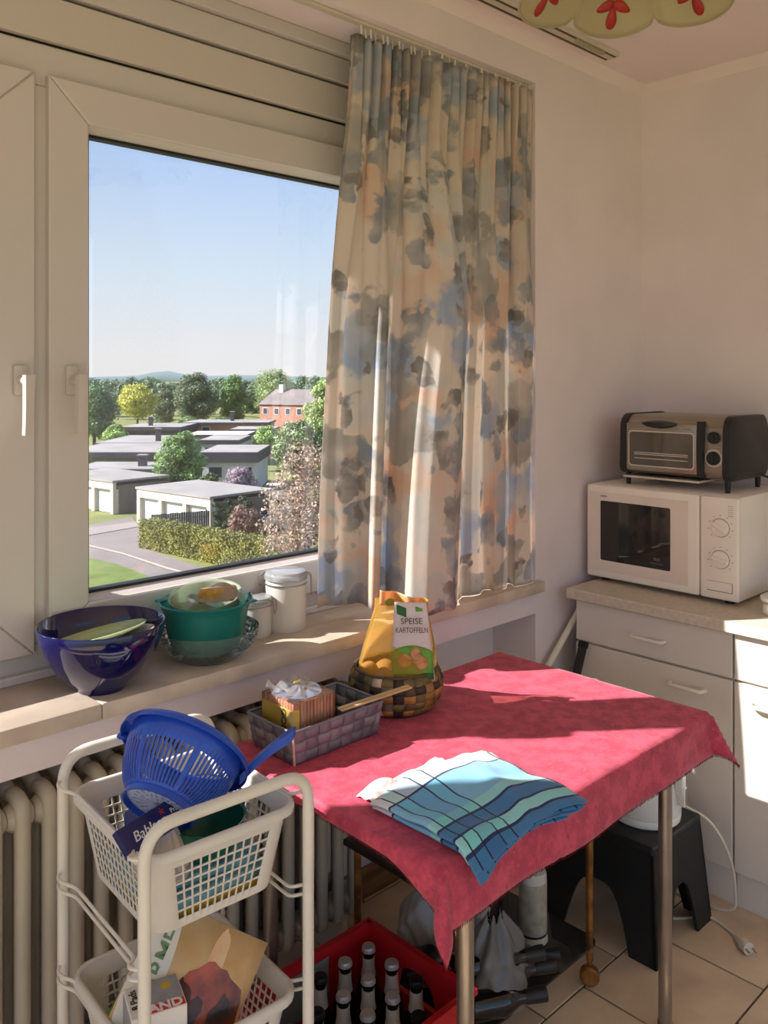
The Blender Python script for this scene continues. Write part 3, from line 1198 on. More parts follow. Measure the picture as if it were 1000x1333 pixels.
tc_ = thing('tablecloth', 'red damask cloth draped over the kitchen table', 'tablecloth', (1.6, 1.34, TZ))
mb = MB()
nx_, ny_ = len(xs), len(ys)
mb.grid(lambda u, v: cloth_pt(xs[round(u * (nx_ - 1))], ys[round(v * (ny_ - 1))]), nx_ - 1, ny_ - 1)
mb.build('cloth', m_cloth, tc_, ang=180, solid=.0012, soloff=1)
# fringed hem all round
m_fringe = mat('red_fringe', (134, 30, 52), .9, var=.15, vs=60)
mb = MB()
edge = [cloth_pt(x, ys[0]) for x in np.linspace(xs[0], xs[-1], 520)] + [cloth_pt(xs[-1], y) for y in np.linspace(ys[0], ys[-1], 300)] + [cloth_pt(xs[0], y) for y in np.linspace(ys[0], ys[-1], 300)]
rng = random.Random(4)
for p in edge:
    l = .004 + .003 * rng.random()
    q = p + V(rng.uniform(-.001, .001), rng.uniform(-.001, .001), -l)
    mb.tube([p + V(0, 0, .002), q], .0006, 3, caps=False)
fr = mb.build('fringe', m_fringe, tc_, ang=180)
fr['kind'] = 'stuff'

# ------------------------------------------------------------------ folded checked towel
def towel_mat():
    m = bpy.data.materials.new('checked_towel')
    m.use_nodes = True
    n = m.node_tree.nodes
    L = m.node_tree.links
    b = n['Principled BSDF']
    uv = n.new('ShaderNodeUVMap')
    sp_ = n.new('ShaderNodeSeparateXYZ')
    L.new(uv.outputs[0], sp_.inputs[0])

    def ramp(out, stops, mul, add):
        ma = n.new('ShaderNodeMath')
        ma.operation = 'MULTIPLY_ADD'
        ma.inputs[1].default_value = mul
        ma.inputs[2].default_value = add
        L.new(out, ma.inputs[0])
        fr_ = n.new('ShaderNodeMath')
        fr_.operation = 'FRACT'
        L.new(ma.outputs[0], fr_.inputs[0])
        r = n.new('ShaderNodeValToRGB')
        r.color_ramp.interpolation = 'CONSTANT'
        el = r.color_ramp.elements
        el[0].position = 0
        el[0].color = (*stops[0][1], 1)
        el[1].position = stops[1][0]
        el[1].color = (*stops[1][1], 1)
        for p, c in stops[2:]:
            k = el.new(p)
            k.color = (*c, 1)
        L.new(fr_.outputs[0], r.inputs[0])
        return r.outputs[0]
    W, B, LB, AQ, NV = lin((226, 228, 232)), lin((66, 122, 172)), lin((132, 192, 226)), lin((150, 214, 218)), lin((34, 44, 92))
    one = (1, 1, 1)
    # bands along the depth and along the length of the sheet
    c1 = ramp(sp_.outputs[1], [(0, B), (.07, NV), (.088, AQ), (.17, NV), (.188, B), (.30, NV), (.318, AQ), (.40, LB), (.74, NV), (.76, W)], 3.65, -3.535)
    c2 = ramp(sp_.outputs[0], [(0, one), (.22, (.05, .06, .14)), (.232, (.70, 1.0, .98)), (.32, (.05, .06, .14)), (.332, (.62, .78, .92)), (.46, (.05, .06, .14)), (.472, (.78, 1, 1)), (.56, (.05, .06, .14)), (.572, one)], 2.9, .12)
    mx = n.new('ShaderNodeMix')
    mx.data_type = 'RGBA'
    mx.blend_type = 'MULTIPLY'
    mx.inputs[0].default_value = 1
    L.new(c1, mx.inputs[6])
    L.new(c2, mx.inputs[7])
    L.new(mx.outputs[2], b.inputs['Base Color'])
    b.inputs['Roughness'].default_value = .85
    b.inputs['Sheen Weight'].default_value = .2
    nb = n.new('ShaderNodeTexNoise')
    nb.inputs['Scale'].default_value = 300
    L.new(uv.outputs[0], nb.inputs['Vector'])
    bp = n.new('ShaderNodeBump')
    bp.inputs['Strength'].default_value = .2
    bp.inputs['Distance'].default_value = .002
    L.new(nb.outputs[0], bp.inputs['Height'])
    L.new(bp.outputs[0], b.inputs['Normal'])
    return m


tw_ = thing('dish_towel', 'blue and white checked dish towel folded on the table corner', 'towel', (1.31, 1.10, TZ + .004))
# cross-section: a sheet folded back and forth, four layers, folds on the left and right
path = []
layers = 4
gap = .0075
arc = 0.
for l in range(layers):
    a, b = (1, 0) if l % 2 == 0 else (0, 1)
    for k in range(24):
        t = k / 24
        path.append((a + (b - a) * t, gap * l + .002))
    # fold
    for k in range(1, 5):
        t = k / 5
        sgn = -1 if b == 0 else 1
        path.append((b + sgn * .012 * math.sin(PI * t), gap * (l + (1 - math.cos(PI * t)) / 2) + .002))
path = path[:-4]
PN = len(path) - 1


def towel_pt(u, v):
    i = min(PN, round(u * PN))
    s, h = path[i]
    l = i // 28
    top = h / (gap * (layers - 1))
    # the layers are laid a little askew
    xa = 1.150 + .012 * (1 - top)
    xb = 1.492 - .035 * (1 - v) - .06 * (1 - top) * (1 - v)
    x = xa + (xb - xa) * s
    ya = .972 - .024 * math.sin(s * 3.0) * top * 0 + .018 * (1 - top) * s - .012 * s
    yb = 1.232 - .02 * s * 0 + .010 * math.sin(s * 4)
    # front right corner sticks out, front left corner hangs down
    y = ya + (yb - ya) * v
    y += -.018 * smooth01((s - .75) / .25) * (1 - v) ** 2
    x += .018 * smooth01((s - .75) / .25) * (1 - v) ** 2
    y += -.012 * smooth01((.3 - s) / .3) * (1 - v) ** 2
    z = TZ + .0045 + h * (1 + .5 * math.sin(PI * s) * v) + .004 * math.sin(s * 9 + v * 4) * top + .0065 * math.exp(-((s - .55 - .25 * v) / .07) ** 2) * top + .003 * math.sin(v * 17 + s * 3) * top * (1 - abs(2 * v - 1))
    # bend down over the table edge
    over = max(0., 1.004 - y)
    if over > 0:
        k = smooth01((.62 - s) / .5)
        z -= over * (.25 + .6 * k)
    # soft edge roll
    z -= .006 * smooth01((v - .93) / .07) * top
    return V(x, y, z)


arcs = [0.]
for i in range(PN):
    arcs.append(arcs[-1] + math.hypot((path[i + 1][0] - path[i][0]) * .34, path[i + 1][1] - path[i][1]))
mb = MB()
mb.grid(towel_pt, PN, 30, uvfn=lambda u, v: (arcs[round(u * PN)], .97 + .26 * v))
mb.build('cloth', towel_mat(), tw_, ang=180, solid=.0022)

rg = thing('cleaning_rag', 'crumpled pale pink rag lying behind the folded towel', 'rag', (1.27, 1.25, TZ + .004))
m_rag = mat('rag_cloth', (226, 204, 200), .9, var=.06, vs=30, bump=.3, bs=90)


def rag_pt(u, v):
    x = 1.165 + .25 * u
    y = 1.236 + .055 * v + .012 * math.sin(u * 8)
    z = TZ + .006 + .022 * math.sin(PI * v) ** .8 * (.7 + .3 * math.sin(u * 21 + v * 5)) * math.sin(PI * min(1, .12 + u * .9)) + .004 * math.sin(u * 40 + v * 9) * math.sin(PI * v)
    return V(x, y, z)


mb = MB()
mb.grid(rag_pt, 60, 16)
mb.build('cloth', m_rag, rg, ang=180, solid=.0018)


# ------------------------------------------------------------------ woven baskets
def weave(parent, fn, nU, nV, mats_v, mats_h, amp=.0018, fill=.90, thick=.0014, close=True, jit=0):
    """straps over and under; fn(u, v, off) gives a point, u round 0..1, v up 0..1"""
    rng = random.Random(jit)
    for i in range(nU):
        mb = MB()
        u0, u1 = (i + .5 - fill / 2) / nU, (i + .5 + fill / 2) / nU
        m_ = nV * 4
        rows = []
        for k in range(m_ + 1):
            v = k / m_
            off = amp * math.cos(PI * (v * nV - .5)) * 0 + amp * math.sin(PI * (v * nV)) * (1 if i % 2 == 0 else -1)
            rows.append((v, off))
        mb.grid(lambda a, b, rows=rows, u0=u0, u1=u1, m_=m_: fn(u0 + (u1 - u0) * a, rows[round(b * m_)][0], rows[round(b * m_)][1]), 2, m_)
        mb.build('upright_strap', mats_v[rng.randrange(len(mats_v))], parent, ang=60, solid=thick)
    for j in range(nV):
        mb = MB()
        v0, v1 = (j + .5 - fill / 2) / nV, (j + .5 + fill / 2) / nV
        m_ = nU * 4

        def offs(k, j=j):
            x_ = k / 4 - .5
            return -amp * math.cos(PI * x_) * (1 if j % 2 == 0 else -1)
        mb.grid(lambda a, b, v0=v0, v1=v1, m_=m_: fn(a, v0 + (v1 - v0) * b, offs(round(a * m_))), m_, 2)
        mb.build('woven_band', mats_h[rng.randrange(len(mats_h))], parent, ang=60, solid=thick)


m_gstrap = [mat('grey_strap_a', (126, 122, 130), .4, var=.08, vs=14), mat('grey_strap_b', (142, 136, 142), .4, var=.08, vs=14), mat('grey_strap_c', (112, 112, 122), .42, var=.08, vs=14)]
gb = thing('woven_tray', 'rectangular grey woven tray basket holding the crispbread pack', 'basket', (1.283, 1.562, TZ + .004))
GX, GY, GW, GD, GZ0, GZ1 = 1.284, 1.562, .272, .168, TZ + .0055, .832


def gb_pt(u, v, off):
    w_, d_ = GW - .026 * (1 - v), GD - .022 * (1 - v)
    per = 2 * (w_ + d_)
    s = (u % 1.0) * per
    ww, dd = w_ / 2, d_ / 2
    if s < w_:
        x, y, nx, ny = -ww + s, -dd, 0, -1
    elif s < w_ + d_:
        x, y, nx, ny = ww, -dd + (s - w_), 1, 0
    elif s < 2 * w_ + d_:
        x, y, nx, ny = ww - (s - w_ - d_), dd, 0, 1
    else:
        x, y, nx, ny = -ww, dd - (s - 2 * w_ - d_), -1, 0
    return V(GX + x + nx * off, GY + y + ny * off, GZ0 + (GZ1 - GZ0) * v)


weave(gb, gb_pt, 24, 3, m_gstrap, m_gstrap, amp=.0022, fill=.94, thick=.0012, jit=2)
MB().tube([gb_pt(i / 160, 1, 0) for i in range(160)], .0035, 6, closed=True).build('rim', m_gstrap[0], gb, ang=80)
MB().box(GX - GW / 2 + .014, GX + GW / 2 - .014, GY - GD / 2 + .012, GY + GD / 2 - .012, TZ + .0045, TZ + .0075).build('bottom', m_gstrap[2], gb, smooth=False)
MB().tube([gb_pt(0, 0, .001), gb_pt(0, 1, .001)], .0028, 6).build('corner_post', m_silver, gb)

# crispbread pack in the tray
m_bread = mat('crispbread', (216, 156, 118), .8, col2=(176, 110, 78), vs=26, bump=.6, bs=60, stretch=(3, 3, .5))
m_yel = mat('wrapper_yellow', (206, 172, 46), .35, var=.08, coat=.4)
m_film = clear_mat('clear_film', (.97, .97, .97), 1.2, .35, .32, (236, 232, 234))
m_ink = mat('ink_dark', (46, 40, 40), .6)
cb = thing('crispbread_pack', 'square pack of crispbread in yellow and clear wrapper', 'crispbread', (1.235, 1.56, TZ + .008))
bx0, bx1, by0, by1, bz0, bz1 = 1.168, 1.288, 1.505, 1.615, TZ + .009, .882
for k in range(11):
    y0 = by0 + .001 + (by1 - by0 - .002) * k / 11
    x0 = bx0 + .0015
    MB().box(bx0 + .004 + .0015 * hash1('b', k), bx1 - .002 * hash1('c', k), y0, y0 + (by1 - by0) / 11 - .0012, bz0, bz1 - .004 * hash1('d', k), .0012, 1).build('bread_slice', m_bread, cb)
for k in range(11):
    xk = bx0 + .012 + (bx1 - bx0 - .014) * k / 11
    MB().box(xk, xk + .0078, by0 - .0025, by0 + .002, bz0, bz1 - .002 - .003 * hash1('e', k), .0012, 1).build('bread_edge', m_bread, cb)
wr = MB().box(bx0 - .0005, bx0 + .0035, by0 - .001, by1 + .001, bz0, bz1 - .016, .001, 1).build('paper_band', m_yel, cb, smooth=False)
MB().box(bx0, bx0 + .018, by0 - .0035, by0 + .0, bz0, bz1 - .016, .0005, 1).build('paper_band', m_yel, cb, smooth=False)
text('lettering', 'GOLDEN', .0235, (bx0 - .0012, by0 + .030, .818), (0, 0, -1), (0, -1, 0), m_ink, wr, bold=.0006)
text('lettering', 'Tunn', .019, (bx0 - .0012, by0 + .052, .806), (0, 0, -1), (0, -1, 0), m_ink, wr, shear=.2)
MB().box(bx0 - .002, bx1 + .002, by0 - .0055, by1 + .002, bz0 - .0005, bz1 + .002, .004, 2).build('film', clear_mat('tight_film', (.98, .98, .98), 1.3, .15, .05, (240, 240, 244)), cb)
mb = MB()


def film_top(u, v):
    a = u * 2 * PI
    rr = v
    x = (bx0 + bx1) / 2 + (.058 * rr) * math.cos(a) * (1.0 + .1 * math.sin(3 * a))
    y = (by0 + by1) / 2 + (.054 * rr) * math.sin(a)
    z = bz1 + .0025 + .012 * (1 - rr) ** 2 + .003 * math.sin(7 * a + rr * 6) * rr * (1 - rr) * 3
    return V(x, y, z)


mb.grid(film_top, 48, 8, closed_u=True)
mb.grid(lambda u, v: V(bx0 - .004 + .115 * u, (by0 + by1) / 2 + .012 + .026 * v + .006 * math.sin(u * 14), bz1 + .006 + .020 * v * (.7 + .3 * math.sin(u * 19)) + .004 * math.sin(u * 33 + v * 4)), 40, 6)
mb.build('film_gather', m_film, cb, ang=180)
MB().box(bx0 + .045, bx0 + .066, by0 + .05, by0 + .054, bz1 + .022, bz1 + .026, .001, 1).build('clip', m_yel, cb)
# wooden spatula across the front of the tray
m_wood = mat('pale_wood', (216, 184, 134), .55, var=.12, vs=6, stretch=(.5, 6, 6))
mb = MB()
Ms = frame_mat((1.298, 1.502, .8388), (.205, -.030, .011), (0, 1, 0))
mb.box(0, .205, -.005, .005, -.0025, .0025, .002, 2, M=Ms)
mb.box(.0, .205, -.0165, -.0075, -.0022, .0022, .002, 2, M=Ms)
tag(mb.build('chopstick_pair', m_wood), 'pale wooden sticks lying across the grey tray rim', 'sticks')

# round basket with the potatoes
m_rs = [mat('rush_brown', (96, 78, 54), .6, var=.2, vs=30), mat('rush_dark', (58, 48, 40), .6, var=.2, vs=30), mat('rush_grey', (126, 116, 98), .6, var=.2, vs=30),
        mat('rush_cream', (196, 176, 150), .6, var=.15, vs=30), mat('rush_olive', (116, 102, 62), .6, var=.2, vs=30), mat('rush_tan', (168, 124, 66), .6, var=.2, vs=30)]
RB = V(1.575, 1.592, TZ + .004)
rb = thing('round_basket', 'round basket woven from brown and grey rush straps, holding potatoes', 'basket', RB)


def rb_pt(u, v, off):
    a = u * 2 * PI
    r = lerp_tab([(0, .098), (.15, .110), (.4, .120), (.65, .122), (.85, .116), (1, .106)], v) + off
    return V(RB.x + r * math.cos(a), RB.y + r * math.sin(a), RB.z + .003 + .098 * v)


weave(rb, rb_pt, 26, 5, m_rs, m_rs, amp=.0022, fill=.92, thick=.0016, jit=11)
MB().lathe([(0, 0), (.098, 0), (.100, .004), (0, .004)], RB + V(0, 0, .0006), 32).build('bottom', m_rs[1], rb)
MB().tube([rb_pt(i / 60, 1, 0) for i in range(60)], .004, 6, closed=True).build('rim', m_rs[0], rb, ang=80)
m_pot = mat('potato_skin', (190, 144, 84), .75, var=.14, vs=14, bump=.3, bs=50)
for i, (dx, dy, dz, s, lab) in enumerate([(-.072, -.030, .083, .030, 'pale brown potato standing upright at the left front of the round basket'),
                                          (-.066, .036, .082, .031, 'potato at the back left of the round basket inside the net'),
                                          (-.010, -.060, .070, .033, 'potato lying in the round basket under the label'),
                                          (.056, -.036, .074, .033, 'potato at the right front of the round basket inside the net'),
                                          (.01, .05, .07, .034, 'potato at the back of the round basket against the sill')]):
    ang = hash1('p', i) * 6
    Mq = Matrix.Rotation(ang, 3, 'Z') @ Matrix.Rotation(.5 * math.sin(i * 2.1), 3, 'X')
    mb = MB().ball(RB + V(dx, dy, dz), s, 18, 12, (.88, .95, 1.18 if i < 2 else .92), M=Mq)
    tag(mb.build('potato', m_pot, ang=180), lab, 'potato', 'potatoes in the round basket')
# net bag with printed label
m_net = clear_mat('orange_net', (.98, .93, .80), 1.1, .3, .34, (250, 196, 96))
m_lab = mat('label_white', (232, 222, 222), .5, var=.02, transl=.25)
m_lgreen = mat('label_green', (112, 172, 60), .5, var=.12, vs=30, transl=.15)
m_ldk = mat('label_dark_green', (46, 104, 50), .5, var=.1, transl=.15)
m_lpot = mat('label_potato', (216, 156, 104), .5, var=.12, vs=40, transl=.15)
m_head = mat('header_peach', (246, 190, 132), .5, var=.08, vs=30, transl=.4)
nb_ = thing('potato_bag', 'open potato net with white printed label standing in the round basket', 'potato bag', RB + V(0, 0, .005))
RT = Vector((.7204, -.6936, 0))
UPV = V(0, 0, 1)
TOC = Vector((-.62, -.78, 0)).normalized()


def net_pt(u, v):
    a = u * 2 * PI
    r = lerp_tab([(0, .098), (.10, .097), (.22, .102), (.45, .094), (.7, .078), (.9, .066), (1, .066)], v)
    fl = lerp_tab([(0, 1), (.22, 1), (.7, .42), (1, .22)], v)
    r *= 1 + .05 * math.sin(a * 7 + v * 4) * v
    c = RT * (r * math.cos(a)) + Vector((-RT.y, RT.x, 0)) * (r * math.sin(a) * fl)
    return RB + c + V(0, 0, .05 + .225 * v) + RT * (.014 * v)


mb = MB()
mb.grid(net_pt, 56, 20, closed_u=True)
mb.build('net', m_net, nb_, ang=180)


def on_label(x, y, off=0.):
    """a point of the label sheet: x to the right, y up in metres, leaning back against the net"""
    bow = .005 * (1 - (x / .055) ** 2)
    c = RB + V(0, 0, .092) + RT * (.034 + x) + TOC * (.076 + bow - .30 * max(0, y) * .9 + off) + UPV * y
    return c


def patch(fn2d, material, name, off, nu=10, nv=10, parent=None, solid=.0005):
    mb = MB()
    mb.grid(lambda u, v: on_label(*fn2d(u, v), off), nu, nv)
    return mb.build(name, material, parent or nb_, ang=180, solid=solid)


lb_ = patch(lambda u, v: ((u - .5) * (.112 - .030 * v), -.006 + .186 * v), m_lab, 'label', 0, 12, 24)
patch(lambda u, v: ((u - .5) * .106, -.004 + .082 * v - .016 * (2 * u - 1) ** 2 * v), m_lgreen, 'green_print', .0012, 12, 10, lb_)
patch(lambda u, v: ((u - .5) * .106, -.004 + .014 * v + .004 * u), m_ldk, 'dark_print', .0022, 12, 3, lb_)
for cx, cy, sx, sy in ((-.020, .042, .019, .017), (.020, .038, .020, .017), (.008, .058, .014, .017)):
    patch(lambda u, v, cx=cx, cy=cy, sx=sx, sy=sy: (cx + sx * v * math.cos(2 * PI * u), cy + sy * v * math.sin(2 * PI * u)), m_lpot, 'printed_potato', .0030, 16, 3, lb_)
patch(lambda u, v: (-.036 + .024 * u, .152 + .022 * v - .008 * u), m_ldk, 'printed_leaf', .0014, 5, 4, lb_)
patch(lambda u, v: (.012 + .018 * u, .158 + .012 * v * (1 - u * .5)), m_lgreen, 'printed_leaf', .0014, 5, 4, lb_)
po = on_label(.0, .136, .0085)
text('lettering', 'SPEISE', .021, po, RT, UPV + TOC * -.28, m_ink, lb_, extrude=.0002)
text('lettering', 'KARTOFFELN', .019, on_label(.0, .115, .0085), RT, UPV + TOC * -.28, m_ink, lb_, extrude=.0002, xs=.72)


def head_pt(u, v):
    x = -.066 + .128 * u
    c = RB + V(0, 0, .262 + .040 * v - .030 * u) + RT * (.022 + x) + TOC * (.006 + .014 * math.sin(u * 11 + 1) + .010 * v)
    return c


mb = MB()
mb.grid(head_pt, 30, 6)
hd = mb.build('header', m_head, nb_, ang=180, solid=.0006)
for u0, m_ in ((.22, m_lgreen), (.52, m_lpot), (.70, m_yel)):
    mb = MB()
    mb.grid(lambda u, v, u0=u0: head_pt(u0 + .11 * (v * math.cos(2 * PI * u)), .24 + .26 * v * math.sin(2 * PI * u)) + TOC * .0015, 14, 3)
    mb.build('header_print', m_, hd, ang=180, solid=.0003)

# ------------------------------------------------------------------ things on the sill
SZ = .9055
m_blue = mat('cobalt_glaze', (16, 18, 74), .08, var=.06, vs=5, coat=.6)
BC = V(.884, 1.832, SZ)
bb = thing('blue_bowl', 'large glossy cobalt blue bowl on the window sill', 'bowl', BC)
prof_o = [(.0, .0), (.052, .0), (.055, .006), (.060, .014), (.092, .040), (.118, .078), (.133, .114), (.139, .146)]
prof_i = [(.1345, .146), (.128, .114), (.113, .080), (.087, .044), (.05, .022), (0, .018)]
MB().lathe(prof_o + [(.1375, .148)] + prof_i, BC, 56).build('body', m_blue, bb, ang=60)
m_white = mat('white_porcelain', (234, 226, 216), .15, var=.02, coat=.4)
m_pgreen = mat('pale_green_plate', (196, 214, 160), .2, var=.03, coat=.4)


def plate(label, c, ax, r, material, rimm=None):
    """a shallow plate with its face along ax"""
    t = thing('plate', label, 'plate', c)
    z = Vector(ax).normalized()
    Mx = frame_mat(c, z.orthogonal(), z.cross(z.orthogonal()))
    MB().lathe([(0, 0), (r * .55, 0), (r * .62, .004), (r * .98, .013), (r, .015), (r * .985, .0175), (r * .62, .008), (r * .55, .005), (0, .005)], n=48, M=Mx).build('dish', material, t)
    MB().lathe([(r * .985, .0158), (r * .998, .0152), (r * .998, .0170), (r * .982, .0178)], n=48, M=Mx, closed_profile=True).build('rim', rimm or material, t)
    return t


plate('white plate leaning in the blue bowl, nearest the room', BC + V(.012, -.012, .094), (-.12, .20, 1), .104, m_white)
plate('pale green plate leaning in the blue bowl behind the white one', BC + V(.004, .012, .104), (-.10, .22, 1), .104, m_pgreen)

# cut glass bowl and the green bowl standing in it
GC = V(1.168, 1.842, SZ)
m_cut = clear_mat('pressed_glass', (.96, .98, .96), 1.42, .05, .16, (226, 228, 220))
cg = thing('glass_bowl', 'pressed glass bowl with rough pattern under the green bowl', 'bowl', GC)


def cut_pt(u, v):
    a = u * 2 * PI
    r = lerp_tab([(0, .060), (.12, .078), (.4, .104), (.7, .118), (1, .124)], v)
    if .1 < v < .92:
        r += .0035 * math.sin(a * 34 + 8 * math.sin(v * 16)) * math.sin(v * 44 + 3 * math.sin(a * 9))
    return GC + V(r * math.cos(a), r * math.sin(a), .001 + .078 * v)


mb = MB()
mb.grid(cut_pt, 160, 22, closed_u=True)
mb.build('body', m_cut, cg, ang=30)
MB().lathe([(0, 0), (.060, 0), (.062, .003), (0, .004)], GC, 40).build('base', m_cut, cg)
m_teal = mat('teal_plastic', (44, 140, 130), .25, var=.05, vs=4, transl=.25)
TC_ = GC + V(-.004, .004, .018)
tq = thing('green_bowl', 'teal plastic bowl nested in the glass bowl on the sill', 'bowl', TC_)
MB().lathe([(0, 0), (.062, 0), (.080, .012), (.094, .05), (.104, .105), (.112, .122), (.116, .126), (.112, .129), (.101, .108), (.090, .052), (.076, .016), (0, .005)], TC_, 48).build('body', m_teal, tq)
for s in (-1, 1):
    c = TC_ + RT * (s * .112) + V(0, 0, .124)
    MB().box(c.x - .012, c.x + .012, c.y - .012, c.y + .012, c.z - .003, c.z + .003, .003, 2).build('ear', m_teal, tq)
m_milk = clear_mat('milky_plastic', (.95, .98, .95), 1.4, .2, .55, (214, 228, 196))
li = thing('plastic_tub', 'milky plastic tub tilted inside the green bowl', 'tub', TC_ + V(.012, .012, .03))
Mt = frame_mat(TC_ + V(.012, .012, .060), (1, 0, .16), (0, 1, .12))
MB().shell([(.0, .0), (.070, .0), (.076, .01), (.086, .075), (.090, .082)], n=36, M=Mt).build('body', m_milk, li, solid=.0015)
m_sponge = mat('sponge_ochre', (196, 148, 66), .9, var=.16, vs=40, bump=.6, bs=120)
so = thing('sponge', 'ochre bath sponge in a torn clear bag on the green bowl', 'sponge', TC_ + V(.03, -.005, .12))
Mg = frame_mat(TC_ + V(.026, -.012, .137), RT + V(0, 0, .1), V(.69, .72, 0))
MB().box(-.046, .046, -.026, .026, -.015, .016, .008, 3, M=Mg).build('body', m_sponge, so)
mb = MB()
mb.grid(lambda u, v: Mg @ V(-.075 + .15 * u, -.04 + .08 * v, .020 + .010 * math.sin(u * 9 + v * 5) - .03 * abs(2 * v - 1) ** 2 - .02 * abs(2 * u - 1) ** 3), 20, 12)
mb.build('clear_bag', m_film, so, ang=180)

# storage jars with clip lids
m_jar = mat('frosted_plastic', (236, 230, 222), .35, var=.02, transl=.35)
m_lid = clear_mat('clear_lid', (.95, .95, .95), 1.5, .1, .5, (240, 240, 240))
m_wire = mat('steel_wire', (170, 166, 160), .3, metal=.9)


def jar(label, c, r, h, hinge):
    t = thing('storage_jar', label, 'jar', c)
    MB().lathe([(0, 0), (r * .94, 0), (r, .006), (r, h * .80), (r * .99, h * .83), (r * .95, h * .845), (r * .95, h * .86), (0, h * .86)], c, 40).build('body', m_jar, t)
    MB().lathe([(0, h * .862), (r * 1.06, h * .862), (r * 1.06, h * .94), (r * 1.0, h * .96), (r * .98, h * .99), (r * .9, h), (0, h)], c, 40).build('lid', m_lid, t)
    MB().tube([c + V(r * 1.015 * math.cos(a), r * 1.015 * math.sin(a), h * .785) for a in np.linspace(0, 2 * PI, 40, endpoint=False)], .0022, 6, closed=True).build('wire_ring', m_wire, t)
    for sg in (1, -1):
        d_ = Vector(hinge).normalized() * sg
        sd_ = Vector((-d_.y, d_.x, 0))
        b0 = c + d_ * (r * 1.06)
        k = .9 if sg == 1 else .5
        pts = [b0 + V(0, 0, h * .95) - d_ * .004 + sd_ * .010, b0 + d_ * .010 + V(0, 0, h * .93) + sd_ * .010, b0 + d_ * .012 + V(0, 0, h * (.93 - .32 * k)) + sd_ * .008,
               b0 + d_ * .010 + V(0, 0, h * (.93 - .40 * k)), b0 + d_ * .012 + V(0, 0, h * (.93 - .32 * k)) - sd_ * .008, b0 + d_ * .010 + V(0, 0, h * .93) - sd_ * .010, b0 + V(0, 0, h * .95) - d_ * .004 - sd_ * .010]
        MB().tube(fillet(pts, .006, 3), .0016, 6).build('clasp', m_wire, t)
    return t


jar('tall frosted storage jar with wire clasp beside the curtain', V(1.462, 1.912, SZ), .056, .162, RT)
jar('small frosted storage jar half hidden behind the green bowl', V(1.364, 1.922, SZ), .045, .105, RT - V(0, .4, 0))
# ------------------------------------------------------------------ wheeled basket cart
m_wp = mat('white_plastic', (232, 226, 216), .38, var=.02, transl=.10)
m_wtube = mat('white_lacquer_tube', (228, 222, 210), .35, var=.03)
CO = V(.672, 1.245, 0)
ca_ = R(-3.7)
MC = Matrix.Translation(CO) @ Matrix.Rotation(ca_, 4, 'Z')
CW, CD = .316, .357


def cl(x, y, z):
    return MC @ V(x, y, z)


ca = thing('basket_cart', 'white tube cart carrying two stacked plastic baskets', 'cart', cl(CW / 2, CD / 2, 0))
for y in (0, CD):
    pts = fillet([cl(0, y, .03), cl(0, y, .884), cl(CW, y, .884), cl(CW, y, .03)], .055, 7)
    MB().tube(pts, .0105, 12).build('end_frame', m_wtube, ca)
for x in (0, CW):
    for z in (.838, .665, .648, .49, .473):
        sg = -1 if x == 0 else 1
        o = .016 * sg
        pts = fillet([cl(x, .0, z), cl(x + o, .012, z), cl(x + o * .9, .030, z - .004), cl(x - o * .4, .05, z - .012), cl(x - o * .4, CD - .05, z - .012), cl(x + o * .9, CD - .03, z - .004), cl(x + o, CD - .012, z), cl(x, CD, z)], .012, 3)
        MB().tube(pts, .0032, 6).build('support_wire', m_wtube, ca)
for x in (0, CW):
    for y in (0, CD):
        MB().ball(cl(x, y, .0225), .022, 12, 8, (.6, 1, 1)).build('caster', m_blk, ca)


